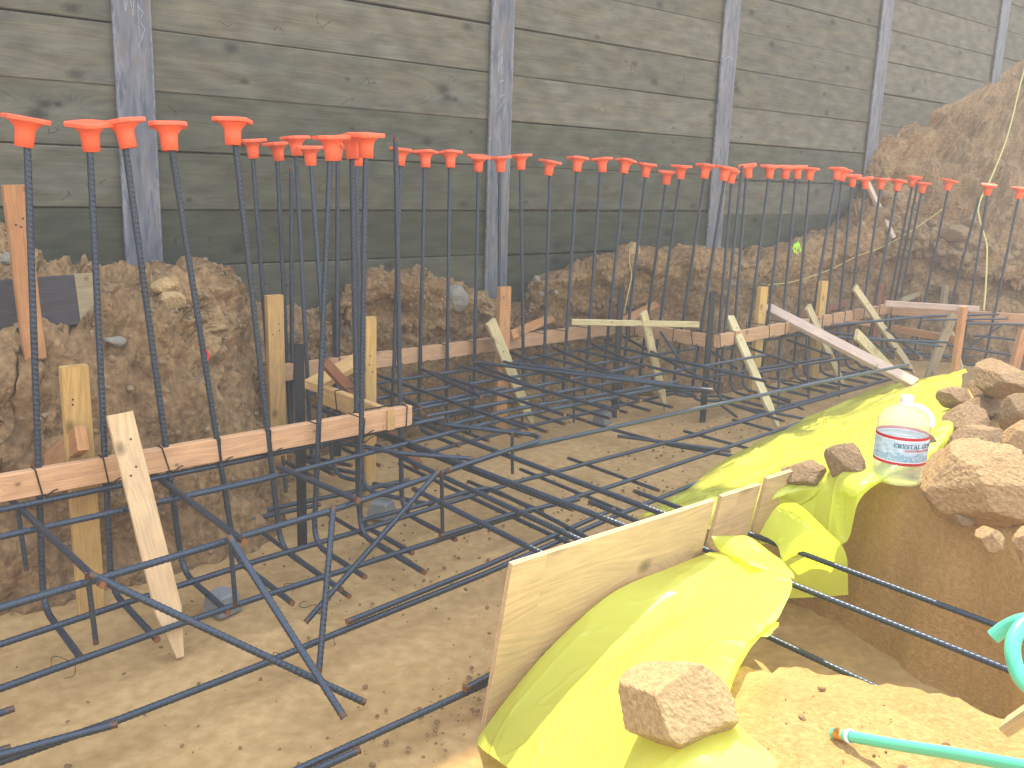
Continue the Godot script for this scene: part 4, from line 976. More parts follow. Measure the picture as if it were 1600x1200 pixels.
# ---------------------------------------------------------------- soil bank under the wall
func build_bank() -> void:
	var nu := 760
	var nv := 90
	var f := fnl(81, 1.0, 5)
	var clod := fnl(82, 1.0, 3, FastNoiseLite.TYPE_CELLULAR)
	clod.cellular_return_type = FastNoiseLite.RETURN_DISTANCE
	var block := fnl(83, 1.0, 1, FastNoiseLite.TYPE_CELLULAR)
	block.cellular_return_type = FastNoiseLite.RETURN_CELL_VALUE
	var base := PackedVector3Array()
	for j in nv:
		for i in nu:
			base.append(spline_grid(BANK, float(i) / (nu - 1), float(j) / (nv - 1)))
	var p := PackedVector3Array()
	var col := PackedColorArray()
	for j in nv:
		for i in nu:
			var q := base[j * nu + i]
			var du := base[j * nu + mini(i + 1, nu - 1)] - base[j * nu + maxi(i - 1, 0)]
			var dv := base[mini(j + 1, nv - 1) * nu + i] - base[maxi(j - 1, 0) * nu + i]
			var n := dv.cross(du).normalized()
			if n.z < 0.0 and n.y < 0.0:
				n = -n
			var v := float(j) / (nv - 1)
			var e := smoothstep(0.0, 0.06, v)
			var big := f.get_noise_3dv(q * 2.2)
			var mid := f.get_noise_3dv(q * 6.0 + Vector3(9, 3, 1))
			var sml := f.get_noise_3dv(q * 19.0)
			var cl := clod.get_noise_3dv(q * 7.0 + Vector3(mid, sml, big) * 0.5)
			var warp := Vector3(mid, big, sml) * 0.35
			var bq := Vector3(q.x * 4.2, q.y * 7.5, q.z * 4.2) + warp * 1.2
			var bl := 0.25 * (block.get_noise_3dv(bq) + block.get_noise_3dv(bq + Vector3(0.09, 0.05, 0.03)) + block.get_noise_3dv(bq + Vector3(-0.06, 0.1, 0.05)) + block.get_noise_3dv(bq + Vector3(0.03, -0.09, -0.04)))
			var bl2 := block.get_noise_3dv(Vector3(q.x * 11.0, q.y * 15.0, q.z * 11.0) + warp * 3.0)
			var rough := lerpf(1.0, 0.6, smoothstep(0.5, 0.75, v)) * lerpf(1.25, 0.9, smoothstep(1.8, 2.4, q.x)) * lerpf(1.0, 1.8, smoothstep(7.8, 8.8, q.x))
			var out := (0.06 * big + 0.04 * mid + 0.012 * sml + 0.025 * (-cl - 0.4) + 0.042 * bl + 0.004 * bl2) * rough * e
			var np := q + n * out + Vector3(0, 0.015 * mid * e, 0)
			np.z = maxf(np.z, -4.84)
			p.append(np)
			var tone := clampf(0.5 + 0.8 * f.get_noise_3dv(q * 1.3 + Vector3(50, 0, 0)), 0.0, 1.0)
			var c := Color(1.0, 0.95, 0.88).lerp(Color(0.60, 0.53, 0.47), tone)
			c = c * (1.0 + 0.14 * bl2)
			# a grey concrete slurry seam in the middle bays
			var seam := 1.0 - smoothstep(0.0, 0.075, absf(q.y - (0.66 + 0.12 * big + 0.02 * q.x)))
			seam *= smoothstep(0.02, 0.2, f.get_noise_2d(q.x * 1.7, q.y * 4.0) + 0.06)
			if q.x > 1.5 and q.x < 8.0:
				c = c.lerp(Color(0.62, 0.76, 1.0), seam * 0.8)
			col.append(c)
	structure("soil_bank", grid_mesh(p, nu, nv, true, col), M.bank)
	var mm := MultiMesh.new()
	mm.transform_format = MultiMesh.TRANSFORM_3D
	mm.mesh = rock_mesh(1.0, 0.75, 0.85, 1210, 6, 5, 0.03)
	var at := []
	while at.size() < 3400:
		var w := p[rng.randi() % p.size()]
		var ridge := w.x > 8.3 and w.y > 0.95 and w.y < 1.55
		if w.x < 0.0 or w.z < -4.8 or (not ridge and rng.randf() < 0.55):
			continue
		at.append([w, rng.randf_range(0.015, 0.065) if ridge and rng.randf() < 0.5 else rng.randf_range(0.004, 0.018)])
	mm.instance_count = at.size()
	for k in at.size():
		mm.set_instance_transform(k, Transform3D(Basis.from_euler(Vector3(rng.randf(), rng.randf() * TAU, rng.randf())).scaled(Vector3.ONE * float(at[k][1])), at[k][0]))
	var mi := MultiMeshInstance3D.new()
	mi.name = "gravel"
	mi.multimesh = mm
	mi.material_override = M.stone[1]
	add_child(mi)
	mi.set_meta("kind", "stuff")
	tag(mi, "gravel and small stones stuck in the soil bank", "gravel")

# ---------------------------------------------------------------- the bank in front, with the side trench cut through it
func sheet_floor(g: Array, lows: Dictionary) -> void:
	for j in 181:
		for i in 241:
			var q := spline_grid(g, i / 240.0, j / 180.0)
			var key := Vector2i(int(round(q.x / 0.04)), int(round(q.z / 0.04)))
			for dx in range(-1, 2):
				for dz in range(-1, 2):
					var k2 := key + Vector2i(dx, dz)
					lows[k2] = minf(lows.get(k2, 9.0), q.y - 0.025)

func front_height(x: float, z: float) -> float:
	return front_points[clampi(int(round((z + 3.6) / 0.03)), 0, 220) * 441 + clampi(int(round((x + 3.0) / 0.03)), 0, 440)].y

func build_front_bank() -> void:
	var lows := {}
	sheet_floor(NEAR_SHEET, lows)
	sheet_floor(FAR_SHEET, lows)
	var f := fnl(91, 1.0, 5)
	var nu := 441
	var nv := 221
	var p := PackedVector3Array()
	var col := PackedColorArray()
	for j in nv:
		for i in nu:
			var x := -3.0 + 0.03 * i
			var z := -3.6 + 0.03 * j
			var big := f.get_noise_2d(x * 1.3, z * 1.3)
			var mid := f.get_noise_2d(x * 4.0, z * 4.0)
			var sml := f.get_noise_2d(x * 13.0, z * 13.0)
			var top := 0.49 - 0.09 * smoothstep(2.3, 2.6, x) + 0.205 * smoothstep(2.78, 3.06, x) + 0.09 * smoothstep(3.1, 3.7, x) - 0.35 * smoothstep(4.0, 5.2, x)
			top -= 0.10 * smoothstep(-0.7, -1.2, z) * smoothstep(1.6, 2.0, x) * (1.0 - smoothstep(2.3, 2.6, x))
			var toe := lerpf(-1.25, -1.80, smoothstep(1.15, 1.75, x))
			var wide := 0.75
			if x > 2.6:
				toe = lerpf(-1.88, -2.62, smoothstep(2.7, 3.3, x)) - 0.22 * smoothstep(3.3, 4.8, x) - 0.35 * smoothstep(4.8, 7.0, x)
				wide = lerpf(0.3, 1.0, smoothstep(2.7, 3.4, x))
			var t := clampf((z - toe) / wide, 0.0, 1.0)
			var h := top * t * (2.0 - t)
			h += (0.03 * big + 0.016 * mid + 0.012 * sml + 0.014 * maxf(0.0, f.get_noise_2d(x * 7.0 + 3.0, z * 7.0)) + 0.02 * maxf(0.0, f.get_noise_2d(x * 22.0, z * 22.0) - 0.15)) * smoothstep(0.0, 0.4, t)
			var off := 0.05 * f.get_noise_2d(z * 2.5, 7.0) + 0.02 * mid
			# side trench
			var near_edge := 1.98 + off + 0.10 * smoothstep(-0.9, -0.6, z) - 0.10 * smoothstep(-1.1, -1.4, z)
			var far_edge := 2.80 + 0.6 * off + 0.28 * clampf((-0.85 - z) / 0.75, 0.0, 1.0)
			var inside := smoothstep(near_edge - 0.02, near_edge + 0.1, x) * (1.0 - smoothstep(far_edge - 0.03, far_edge + 0.05, x))
			inside *= 1.0 - smoothstep(0.9, 1.2, z)
			h = lerpf(h, -0.08 + 0.02 * mid, inside)
			if t <= 0.0:
				h = -0.1
			var key := Vector2i(int(round(x / 0.04)), int(round(z / 0.04)))
			if lows.has(key):
				h = minf(h, lows[key])
			p.append(Vector3(x + (0.03 * mid + 0.015 * f.get_noise_3d(x * 9.0, h * 12.0, z * 9.0)) * smoothstep(0.02, 0.2, inside), h, z))
			var tone := clampf(0.5 + 0.9 * f.get_noise_2d(x * 2.0 + 70.0, z * 2.0), 0.0, 1.0)
			col.append(Color(1.0, 0.98, 0.95).lerp(Color(0.80, 0.75, 0.69), tone))
	front_points = p
	structure("front_bank", grid_mesh(p, nu, nv, false, col), M.front)

# ---------------------------------------------------------------- reinforcement
func cap_mesh_plate() -> ArrayMesh:
	var st := SurfaceTool.new()
	st.begin(Mesh.PRIMITIVE_TRIANGLES)
	st.set_smooth_group(-1)
	var ring := []
	var h := 0.062
	for k in 16:
		var a := TAU * (k + 0.5) / 16
		var d := Vector2(cos(a), sin(a))
		var s := minf(h / maxf(absf(d.x), 0.01), h / maxf(absf(d.y), 0.01))
		ring.append(d * minf(s, h * 1.27))
	var levels := [[0.0, 0.0], [0.0, 0.97], [-0.003, 1.0], [-0.013, 0.99], [-0.015, 0.95], [-0.015, 0.0]]
	for k in levels.size() - 1:
		for i in 16:
			var a: Vector2 = ring[i]
			var b: Vector2 = ring[(i + 1) % 16]
			var l0: Array = levels[k]
			var l1: Array = levels[k + 1]
			for q in [[a, l0], [b, l0], [b, l1], [a, l0], [b, l1], [a, l1]]:
				var v: Vector2 = q[0] * float(q[1][1])
				st.add_vertex(Vector3(v.x, q[1][0], v.y))
	st.generate_normals()
	return st.commit()

func lathe(prof: Array, sides: int, smooth := true) -> ArrayMesh:
	var st := SurfaceTool.new()
	st.begin(Mesh.PRIMITIVE_TRIANGLES)
	st.set_smooth_group(0 if smooth else -1)
	for k in prof.size() - 1:
		for i in sides:
			var a0 := TAU * i / sides
			var a1 := TAU * (i + 1) / sides
			var p: Vector2 = prof[k]
			var q: Vector2 = prof[k + 1]
			for c in [[p, a0], [q, a0], [q, a1], [p, a0], [q, a1], [p, a1]]:
				var s: Vector2 = c[0]
				st.set_uv(Vector2(float(c[1]) / TAU, s.y))
				st.add_vertex(Vector3(cos(c[1]) * s.x, s.y, sin(c[1]) * s.x))
	st.generate_normals()
	return st.commit()

func build_bars() -> void:
	var plate := cap_mesh_plate()
	var socket := lathe([Vector2(0.052, -0.014), Vector2(0.038, -0.027), Vector2(0.031, -0.036), Vector2(0.029, -0.05), Vector2(0.0275, -0.092), Vector2(0.0245, -0.093), Vector2(0.0245, -0.03)], 20)
	var caps := 0
	var plain_bars := 0
	for k in DOWELS.size():
		var d: Array = DOWELS[k]
		var top: Vector3 = d[0]
		var foot: Vector3 = d[1]
		var corner := foot.lerp(top, 0.10 / (top.y - foot.y))
		var tail := Vector3(0, 0, 0.44 + rng.randf_range(-0.05, 0.05))
		if d[3] == 1:
			tail = Vector3(0.16, 0, 0.36) if foot.x < 4.0 else Vector3(0.3, 0, 0.2)
		var path := fillet([top - Vector3(0, 0.004, 0), corner, corner + tail], 0.1)
		if d[2] == 1:
			caps += 1
			solo("rebar_dowel", "upright ribbed rebar under the %s orange cap counted from the left" % ordinal(caps), "rebar", tube(path, 0.0112, 12, 0.017, true), M.rebar, Transform3D.IDENTITY, "capped upright bars")
			var yaw := rng.randf_range(0, TAU)
			var axis := (top - foot).normalized()
			var t := frame_along(foot, top, Vector3(sin(yaw), 0, cos(yaw)))
			t.origin = top + axis * 0.012
			t.basis = t.basis * Basis.from_euler(Vector3(rng.randf_range(-0.15, 0.15), 0, rng.randf_range(-0.15, 0.15)))
			var c := thing("rebar_protector", "orange square safety cap, the %s from the left along the bars" % ordinal(caps), "safety cap", Vector3.ZERO, "orange caps on the upright bars")
			c.transform = t
			part("plate", plate, M.cap, c)
			part("socket", socket, M.cap, c)
		else:
			plain_bars += 1
			solo("rebar_dowel", "upright ribbed rebar without a cap, the %s such from the left" % ordinal(plain_bars), "rebar", tube(path, 0.0112, 12, 0.017, true), M.rebar, Transform3D.IDENTITY, "uncapped upright bars")
	for b in BARS:
		var pts: Array = b[2]
		solo("rebar", b[0], "rebar", tube(fillet(pts, 0.045), float(b[1]) * 0.88, 12, 0.017, true), M.rebar, Transform3D.IDENTITY, "horizontal and loose bars of the cage")
	for s in STEEL_STAKES:
		var a: Vector3 = s[1]
		var e: Vector3 = s[2]
		var o := solo("steel_stake", s[0], "stake", timber(e.y - a.y, 0.042, 0.016), M.black_steel, frame_along(a, e, Vector3(-0.5, 0, 1)), "black steel form stakes")
		for k in 5:
			part("nail_hole", box(Vector3(0.009, 0.009, 0.001)), M.rubber, o, Transform3D(Basis.IDENTITY, Vector3(0, (e.y - a.y) * (0.5 + 0.1 * k), 0.0086)))

# ---------------------------------------------------------------- boards and stakes
func build_lumber() -> void:
	for l in LUMBER:
		var a: Vector3 = l[3]
		var b: Vector3 = l[4]
		var length := a.distance_to(b)
		var t := frame_along(a, b, l[7])
		var o := solo(l[0], l[1], l[2], timber(length, l[5], l[6], l[9], rng.randf()), M.lumber[l[8]], t)
		if l[0] == "form_board":
			for d in DOWELS:
				var top: Vector3 = d[0]
				var foot: Vector3 = d[1]
				var q := foot.lerp(top, 0.555 / (top.y - foot.y))
				var loc := t.affine_inverse() * q
				if loc.y > 0.02 and loc.y < length - 0.01 and absf(loc.z) < 0.16:
					part("tie_wire", tie(loc.y, l[5], l[6], loc.z), M.wire, o)
		elif l[0] == "plank":
			part("bare_end", timber(0.085, float(l[5]) + 0.003, float(l[6]) + 0.003), M.lumber[6], o, Transform3D(Basis.IDENTITY, Vector3(0, length - 0.083, 0)))
		elif l[0] == "kicker_stake" or l[0] == "stake":
			for k in 3:
				part("nail_head", box(Vector3(0.006, 0.006, 0.002)), M.wire, o, Transform3D(Basis.IDENTITY, Vector3(rng.randf_range(-0.02, 0.02), length * rng.randf_range(0.72, 0.9), float(l[6]) * 0.5 + 0.001)))

func tie(y: float, w: float, t: float, dz: float) -> ArrayMesh:
	var h := w * 0.5 + 0.003
	var d := t * 0.5 + 0.003
	var sl := rng.randf_range(-0.025, 0.012)
	var back := minf(-d, dz - 0.014) if dz < 0.0 else -d
	var front := maxf(d, dz + 0.014) if dz > 0.0 else d
	var pts := [Vector3(h, y, back), Vector3(h, y, front), Vector3(-h, y + sl, front), Vector3(-h, y + sl, back), Vector3(h, y + 0.006, back), Vector3(h + 0.006, y + 0.012, front - 0.004), Vector3(h * 0.7, y + 0.03, front + 0.008), Vector3(h * 0.6, y + 0.045, front + 0.012)]
	return tube(fillet(pts, 0.004), 0.0026, 5)

# ---------------------------------------------------------------- plywood
func build_plywood() -> void:
	var tilt := Basis.from_euler(Vector3(atan(0.18), 0, 0))
	for d in [["largest plywood board standing along the edge of the trench", 1.572, 2.475, 0.55, 0.0], ["middle small plywood board with a dark knot", 2.515, 2.74, 0.555, 0.06], ["right small plywood board beside the flat brown rock", 2.775, 3.03, 0.57, 0.1]]:
		var w: float = d[2] - d[1]
		var h: float = d[3] + 0.05 - d[4] * 0.0
		var o := thing("plywood_board", d[0], "plywood", Vector3((d[1] + d[2]) * 0.5, -0.04, -1.907), "plywood boards")
		o.basis = tilt
		for k in 5:
			var m: Material = M.ply if k == 0 or k == 4 else (M.ply_core if k % 2 == 1 else M.lumber[7])
			var shrink := 0.0 if k % 2 == 0 else 0.0015
			part("ply", ply_sheet(w - shrink * 2.0, h - shrink, 0.0032, d[1]), m, o, Transform3D(Basis.IDENTITY, Vector3(0, 0, -0.0065 + k * 0.0033)))

func ply_sheet(w: float, h: float, t: float, uvo: float) -> ArrayMesh:
	var st := SurfaceTool.new()
	st.begin(Mesh.PRIMITIVE_TRIANGLES)
	st.set_smooth_group(-1)
	var c := [Vector3(-w / 2, 0, t / 2), Vector3(w / 2, 0, t / 2), Vector3(w / 2, h, t / 2), Vector3(-w / 2, h, t / 2), Vector3(-w / 2, 0, -t / 2), Vector3(w / 2, 0, -t / 2), Vector3(w / 2, h, -t / 2), Vector3(-w / 2, h, -t / 2)]
	for q in [[0, 3, 2, 1], [5, 6, 7, 4], [3, 7, 6, 2], [1, 2, 6, 5], [4, 7, 3, 0], [4, 0, 1, 5]]:
		for k in [0, 1, 2, 0, 2, 3]:
			var v: Vector3 = c[q[k]]
			st.set_uv(Vector2((v.x + uvo) / 1.25, 0.9 - (v.y + v.z) / 0.62))
			st.add_vertex(v)
	st.generate_normals()
	return st.commit()

# ---------------------------------------------------------------- yellow plastic
func sheet_mesh(g: Array, nu: int, nv: int, wrinkle: float, sd: int) -> ArrayMesh:
	var f := fnl(sd, 1.0, 2)
	var p := PackedVector3Array()
	for j in nv:
		for i in nu:
			p.append(spline_grid(g, float(i) / (nu - 1), float(j) / (nv - 1)))
	var q := PackedVector3Array()
	for j in nv:
		for i in nu:
			var du := p[j * nu + mini(i + 1, nu - 1)] - p[j * nu + maxi(i - 1, 0)]
			var dv := p[mini(j + 1, nv - 1) * nu + i] - p[maxi(j - 1, 0) * nu + i]
			var n := du.cross(dv).normalized()
			if n.y < 0.0:
				n = -n
			var a := p[j * nu + i]
			var edge := minf(1.0, minf(float(j), float(nv - 1 - j)) / (nv * 0.12))
			var fold := 1.0 - absf(f.get_noise_2d(a.x * 0.7 + a.z * 1.6, a.z * 0.5 - a.x * 0.45)) * 3.0
			var fold2 := 1.0 - absf(f.get_noise_2d(a.x * 2.4 - a.z * 1.0 + 31.0, a.z * 1.6 + 9.0)) * 3.0
			var crease := maxf(0.0, 1.0 - absf(f.get_noise_2d(a.x * 1.1 + a.z * 0.5 + 77.0, a.z * 1.9 - a.x * 0.4)) * 14.0)
			var crease2 := maxf(0.0, 1.0 - absf(f.get_noise_2d(a.x * 2.6 - a.z * 1.7 + 17.0, a.z * 2.2 + a.x)) * 11.0)
			var w := wrinkle * (0.5 * crease + 0.3 * crease2 + maxf(fold, -0.5) + 0.3 * maxf(fold2, -0.5) + 1.2 * f.get_noise_2d(a.x * 0.9 + 11.0, a.z * 1.2))
			q.append(a + n * (w + wrinkle * 0.6) * (0.25 + 0.75 * edge))
	return grid_mesh(q, nu, nv)

func build_sheets() -> void:
	solo("plastic_sheet", "yellow plastic sheet draped over the near bank under the big rock", "plastic sheet", sheet_mesh(NEAR_SHEET, 170, 140, 0.009, 201), M.sheet)
	var far := thing("plastic_sheet", "long yellow plastic sheet covering the far bank beside the water jug", "plastic sheet")
	part("sheet", sheet_mesh(FAR_SHEET, 240, 160, 0.021, 202), M.sheet, far)
	part("flap", sheet_mesh(FLAP_BRIGHT, 30, 30, 0.006, 203), M.sheet, far)
	solo("plastic_sheet", "folded yellow plastic tongue lying over the bar by the plywood", "plastic sheet", sheet_mesh(FLAP_LEAF, 36, 24, 0.006, 204), M.sheet)

# ---------------------------------------------------------------- rocks
func build_rocks() -> void:
	for k in ROCKS.size():
		var r: Array = ROCKS[k]
		var t := Transform3D(Basis.from_euler(Vector3(0, rng.randf_range(0.5, 0.9), rng.randf_range(-0.12, 0.12))), r[1])
		var fixed := []
		var at: Vector3 = r[1]
		var facing := Basis(Vector3.UP, atan2(-at.x, -at.z))
		if k == 0:
			fixed = [[Vector3(0.28, 0.62, 0.73), 0.60], [Vector3(-0.72, 0.12, 0.68), 0.62], [Vector3(0.62, -0.45, 0.6), 0.72], [Vector3(-0.5, 0.84, 0.15), 0.70], [Vector3(0, -1, 0), 0.62], [Vector3(0.85, 0.5, 0.1), 0.80], [Vector3(0.1, 0.5, -0.85), 0.7], [Vector3(-0.3, -0.6, 0.74), 0.74], [Vector3(-0.9, -0.3, -0.2), 0.86]]
			t.basis = facing
		elif k == 3:
			fixed = [[Vector3(-0.05, 0.95, 0.3), 0.62], [Vector3(-0.25, -0.15, 0.95), 0.70], [Vector3(-0.85, 0.45, 0.25), 0.74], [Vector3(-0.5, 0.5, 0.7), 0.66], [Vector3(0.5, 0.1, 0.85), 0.72], [Vector3(0.3, 0.8, 0.5), 0.60], [Vector3(0.1, -0.75, 0.65), 0.72], [Vector3(0, -1, 0), 0.8], [Vector3(0.9, 0.3, 0), 0.85]]
			t.basis = facing
		for q in fixed:
			q[0] = q[0].normalized()
			q[1] += 0.05
		solo("rock", r[0], "rock", rock_mesh(float(r[2]) * ([1.06, 1.16, 1.16, 1.02][k] if k < 4 else 1.16), float(r[3]) * (1.35 if k else 1.14), float(r[4]) * 1.1, 700 + k * 3, 40 if k in [0, 3] else 26, 12, 0.028 if k else 0.018, fixed), M.stone[r[5]], t, "rocks on the front bank")
	for k in COBBLES.size():
		var r: Array = COBBLES[k]
		var round_one := k == 0
		var t := Transform3D(Basis.from_euler(Vector3(0, rng.randf_range(0.3, 1.0), rng.randf_range(-0.2, 0.2))), r[1])
		solo("stone", r[0], "stone", rock_mesh(float(r[2]) * 1.1, float(r[3]) * 1.1, float(r[2]), 900 + k * 3, 14, 0 if round_one else 5, 0.012), M.stone[r[4]], t, "stones in the soil bank")
	# crumbs of soil on the floor and the banks
	var mm := MultiMesh.new()
	mm.transform_format = MultiMesh.TRANSFORM_3D
	mm.mesh = rock_mesh(1.0, 0.7, 0.9, 1200, 4, 4, 0.05)
	var spots := []
	var patches := [[1.9, -1.98, 0.35, 0.10, 160], [1.45, -2.0, 0.3, 0.08, 90], [3.2, -3.15, 0.35, 0.12, 120], [4.2, -3.5, 0.3, 0.1, 90], [3.6, -2.95, 0.3, 0.12, 120], [2.0, -3.0, 0.4, 0.2, 100], [1.0, -2.4, 0.8, 0.3, 60], [4.9, -3.6, 0.4, 0.15, 90], [2.6, -2.6, 0.5, 0.2, 60], [2.4, -4.3, 0.9, 0.25, 160], [1.3, -3.6, 0.7, 0.12, 160], [4.0, -4.5, 1.2, 0.12, 180]]
	for k in 330:
		var cx := rng.randf_range(2.95, 4.2) if k % 3 else rng.randf_range(1.3, 1.9)
		var cz := rng.randf_range(-1.5, -0.5) if k % 3 else rng.randf_range(-1.0, -0.4)
		spots.append([Vector3(cx, front_height(cx, cz), cz), 0.0025 + 0.009 * pow(rng.randf(), 5.0)])
	for q in patches:
		for k in q[4]:
			spots.append([Vector3(q[0] + rng.randfn() * q[2], 0.002, q[1] + rng.randfn() * q[3]), 0.002 + 0.009 * pow(rng.randf(), 2.5)])
	for k in 260:
		spots.append([Vector3(rng.randf_range(0.2, 7.0), 0.002, rng.randf_range(-3.9, -2.0)), rng.randf_range(0.0015, 0.0045) if rng.randf() < 0.9 else 0.008])
	mm.instance_count = spots.size()
	for k in spots.size():
		var s: float = spots[k][1]
		mm.set_instance_transform(k, Transform3D(Basis.from_euler(Vector3(0, rng.randf() * TAU, 0)).scaled(Vector3.ONE * s), spots[k][0]))
	var mi := MultiMeshInstance3D.new()
	mi.name = "soil_crumbs"
	mi.multimesh = mm
	mi.material_override = M.crumb
	add_child(mi)
	mi.set_meta("kind", "stuff")
	tag(mi, "scattered crumbs of soil on the trench floor", "soil crumbs")
	# concrete spacer blocks
	for d in [["grey concrete spacer block right of the pointed stake", Vector3(1.26, 0.035, -3.05), 0.3], ["grey concrete spacer block behind the pointed stake", Vector3(1.16, 0.035, -3.6), 0.9], ["grey concrete spacer block at the foot of the tall yellow stake", Vector3(2.25, 0.04, -3.52), 0.5], ["small grey spacer block beyond the far kicker stake", Vector3(4.4, 0.035, -4.15), 0.2]]:
		var o := solo("spacer_block", d[0], "concrete block", rock_mesh(0.05, 0.045, 0.05, int(d[2] * 100.0), 10, 0, 0.0), M.concrete, Transform3D(Basis.from_euler(Vector3(0, d[2], 0)), d[1]))
		o.mesh = block_mesh()

func block_mesh() -> ArrayMesh:
	var st := SurfaceTool.new()
	st.begin(Mesh.PRIMITIVE_TRIANGLES)
	st.set_smooth_group(-1)
	var lv := [[-0.04, 0.0], [-0.04, 0.048], [-0.034, 0.052], [0.032, 0.044], [0.04, 0.037], [0.04, 0.0]]
	for k in lv.size() - 1:
		for i in 8:
			var pa := []
			for w in 2:
				pa.append([Vector2(1, -0.9), Vector2(1, 0.9), Vector2(0.9, 1), Vector2(-0.9, 1), Vector2(-1, 0.9), Vector2(-1, -0.9), Vector2(-0.9, -1), Vector2(0.9, -1)][(i + w) % 8])
			for q in [[0, k], [0, k + 1], [1, k + 1], [0, k], [1, k + 1], [1, k]]:
				var s: Vector2 = pa[q[0]] * float(lv[q[1]][1])
				st.add_vertex(Vector3(s.x, lv[q[1]][0], s.y))
	st.generate_normals()
	return st.commit()

# ---------------------------------------------------------------- water jug
func bent_text(words: String, height: float, r: float, y: float, turn: float) -> ArrayMesh:
	var tm := TextMesh.new()
	tm.text = words
	var sf := SystemFont.new()
	sf.font_names = PackedStringArray(["Droid Serif"])
	sf.font_weight = 700
	tm.font = sf
	tm.font_size = 32
	tm.pixel_size = height / 24.0
	tm.depth = 0.0004
	var arr := tm.surface_get_arrays(0)
	var v: PackedVector3Array = arr[Mesh.ARRAY_VERTEX]
	var n: PackedVector3Array = arr[Mesh.ARRAY_NORMAL]
	for k in v.size():
		var a := v[k].x / r + turn
		var rr := r + v[k].z
		v[k] = Vector3(sin(a) * rr, v[k].y + y, cos(a) * rr)
		n[k] = Basis(Vector3.UP, a) * n[k]
	arr[Mesh.ARRAY_VERTEX] = v
	arr[Mesh.ARRAY_NORMAL] = n
	var m := ArrayMesh.new()
	m.add_surface_from_arrays(Mesh.PRIMITIVE_TRIANGLES, arr)
	return m

func build_jug() -> void:
	var jug := thing("water_jug", "clear plastic water jug with blue label and white cap", "water jug", JUG_AT)
	jug.rotation.y = atan2(-JUG_AT.x, -JUG_AT.z)
	jug.scale = Vector3.ONE * 1.07
	var prof := [Vector2(0.0, 0.006), Vector2(0.06, 0.0), Vector2(0.074, 0.003), Vector2(0.08, 0.014)]
	for k in 3:
		var y := 0.02 + k * 0.014
		prof.append_array([Vector2(0.0815, y), Vector2(0.0795, y + 0.006), Vector2(0.0815, y + 0.012)])
	prof.append_array([Vector2(0.082, 0.066), Vector2(0.0805, 0.07), Vector2(0.0805, 0.165), Vector2(0.082, 0.169)])
	for k in 2:
		var y := 0.174 + k * 0.014
		prof.append_array([Vector2(0.0815, y), Vector2(0.0795, y + 0.006), Vector2(0.081, y + 0.012)])
	prof.append_array([Vector2(0.078, 0.207), Vector2(0.070, 0.222), Vector2(0.055, 0.238), Vector2(0.036, 0.25), Vector2(0.022, 0.256), Vector2(0.019, 0.262), Vector2(0.019, 0.27)])
	part("bottle", lathe(prof, 48), M.clear, jug)
	part("water", lathe([Vector2(0.0, 0.008), Vector2(0.07, 0.006), Vector2(0.078, 0.02), Vector2(0.079, 0.15), Vector2(0.0, 0.15)], 40), M.water, jug)
	var cap := part("cap", lathe([Vector2(0.0, 0.285), Vector2(0.018, 0.285), Vector2(0.0195, 0.283), Vector2(0.0205, 0.262), Vector2(0.0, 0.262)], 28), M.white, jug)
	part("cap_ring", lathe([Vector2(0.0205, 0.262), Vector2(0.0222, 0.260), Vector2(0.0222, 0.256), Vector2(0.0195, 0.255)], 28), M.white, cap)
	var hp := []
	for k in 9:
		var a := PI * 0.02 + PI * 0.55 * k / 8.0
		hp.append(Vector3(0.020 + 0.062 * sin(a), 0.206 + 0.052 * cos(a), 0.012))
	part("handle", tube(fillet(hp, 0.02), 0.0085, 10), M.white, jug)
	var lab := plain(Color(0.98, 0.98, 0.98), 0.4)
	lab.albedo_texture = label_image()
	var label := part("label", lathe([Vector2(0.0818, 0.164), Vector2(0.0818, 0.072)], 48), lab, jug)
	lab.uv1_scale = Vector3(1, -1.0 / 0.092, 1)
	lab.uv1_offset = Vector3(0, 0.164 / 0.092, 0)
	label.set_meta("label", "pale blue paper label with red bands")
	var lettering := part("lettering", bent_text("CRYSTAL GEYSER", 0.0135, 0.0824, 0.136, 0.72), M.ink, label)
	lettering.set_meta("label", "dark teal lettering on the label")
	part("lettering", bent_text("ALPINE SPRING WATER", 0.006, 0.0824, 0.122, 0.72), M.red, label)

func label_image() -> ImageTexture:
	var w := 512
	var h := 96
	var im := Image.create(w, h, false, Image.FORMAT_RGB8)
	var f := fnl(990, 1.0, 4)
	for y in h:
		for x in w:
			var n := f.get_noise_2d(x * 0.03, y * 0.05)
			var c := Color(0.62, 0.76, 0.84).lerp(Color(0.84, 0.90, 0.93), clampf(0.5 + n, 0.0, 1.0))
			var ridge := 58.0 + 16.0 * f.get_noise_2d(x * 0.025, 5.0)
			if y > ridge and y < 84:
				c = c.lerp(Color(0.50, 0.66, 0.76), clampf(0.5 + 1.2 * f.get_noise_2d(x * 0.09, y * 0.12), 0.0, 1.0))
			if y < 10 or y > 86:
				c = Color(0.76, 0.14, 0.22)
			elif y < 13 or y > 83:
				c = Color(0.95, 0.95, 0.95)
			im.set_pixel(x, y, c)
	var t := ImageTexture.create_from_image(im)
	return t

# ---------------------------------------------------------------- hoses
func curve_path(pts: Array, n: int) -> PackedVector3Array:
	var out := PackedVector3Array()
	for k in n + 1:
		out.append(spline_row(pts, float(k) / n))
	return out

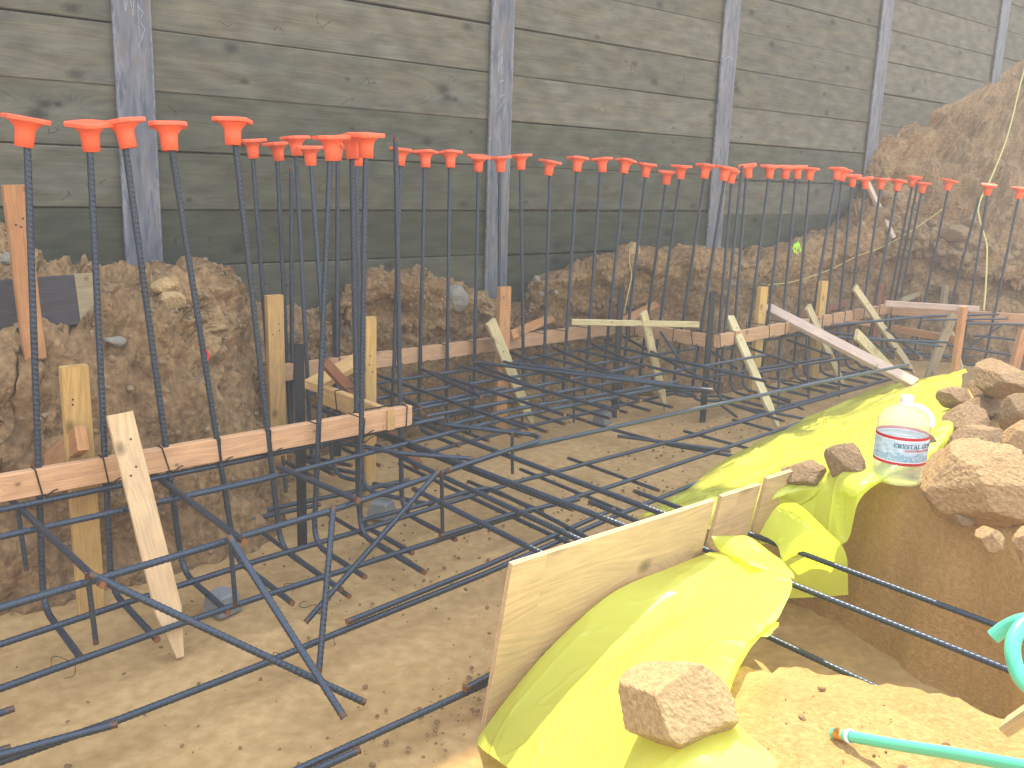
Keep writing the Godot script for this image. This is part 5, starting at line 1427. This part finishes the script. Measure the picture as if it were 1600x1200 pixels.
func build_hoses() -> void:
	var h := thing("garden_hose", "green hose with brass fitting lying on the sunlit soil", "garden hose")
	part("tube", tube(curve_path(HOSE_LOW, 40), 0.0115, 14), M.hose, h)
	var a: Vector3 = HOSE_LOW[0]
	var b: Vector3 = HOSE_LOW[1]
	var t := frame_along(a, a + (a - b).normalized(), Vector3(0, 1, 0))
	part("fitting", lathe([Vector2(0.0, 0.0), Vector2(0.0125, 0.0), Vector2(0.0132, 0.004), Vector2(0.0132, 0.02), Vector2(0.0115, 0.022), Vector2(0.0, 0.022)], 18), M.brass, h, t.translated_local(Vector3(0, -0.03, 0)))
	part("clamp", lathe([Vector2(0.0125, 0.0), Vector2(0.0142, 0.001), Vector2(0.0142, 0.009), Vector2(0.0125, 0.01)], 18), M.white, h, t.translated_local(Vector3(0, -0.05, 0)))
	var h2 := thing("garden_hose", "coil of green hose with open black end at the right edge", "garden hose")
	part("tube", tube(curve_path(HOSE_END, 30), 0.0115, 14), M.hose, h2)
	var c: Vector3 = HOSE_END[0]
	var d: Vector3 = HOSE_END[1]
	var t2 := frame_along(c, c + (c - d).normalized(), Vector3(0, 1, 0))
	part("bore", lathe([Vector2(0.0, 0.001), Vector2(0.0085, 0.001)], 16), M.rubber, h2, t2)
	part("tube", tube(curve_path(HOSE_LOOP, 40), 0.0115, 14), M.hose, h2)

# ---------------------------------------------------------------- twine, flagging and bits of wire
func build_small_things() -> void:
	solo("cord", "yellow cord hanging down the bank at the right edge", "cord", tube(curve_path(CORD, 60), 0.008, 7), M.cord)
	solo("twine", "thin yellow twine hanging from the tan stone on the heap", "twine", tube(curve_path(TWINE, 30), 0.0028, 5), M.cord)
	solo("twine", "thin pale twine running along the bank below the flagging", "twine", tube(curve_path(STRING, 50), 0.003, 5), M.cord)
	var flag := thing("flagging_tape", "bright green yellow knot of flagging tape on the bank", "flagging tape", FLAG_AT)
	part("knot", rock_mesh(0.022, 0.018, 0.018, 1501, 8, 3, 0.4), M.flag, flag)
	for k in 5:
		var d := Vector3(rng.randf_range(-0.05, 0.05), rng.randf_range(-0.04, 0.03), 0.01)
		part("ribbon", tube(curve_path([Vector3.ZERO, d * 0.6 + Vector3(0, 0.02, 0.01), d, d + Vector3(0.01, -0.05 * rng.randf(), 0.01)], 12), 0.006, 4), M.flag, flag)
	solo("tape_scrap", "little pink red tape scrap on the left bank", "tape", tube(curve_path(SCRAP, 10), 0.005, 5), M.red)
	solo("wood_offcut", "pale timber offcut at the lower right edge", "timber", timber(0.08, 0.035, 0.02), M.lumber[7], frame_along(OFFCUT[0], OFFCUT[1], Vector3(-0.4, 1, 0.3)))
	for k in WIRE_LABELS.size():
		var q: Vector3 = WIRE_BITS[k]
		var pts := [q]
		for i in 5:
			pts.append(pts[i] + Vector3(rng.randf_range(-0.035, 0.035), maxf(-pts[i].y + 0.004, rng.randf_range(-0.02, 0.02)), rng.randf_range(-0.035, 0.035)))
		solo("wire_scrap", WIRE_LABELS[k], "wire", tube(curve_path(pts, 24), 0.0012, 4), M.wire, Transform3D.IDENTITY, "wire scraps on the floor")
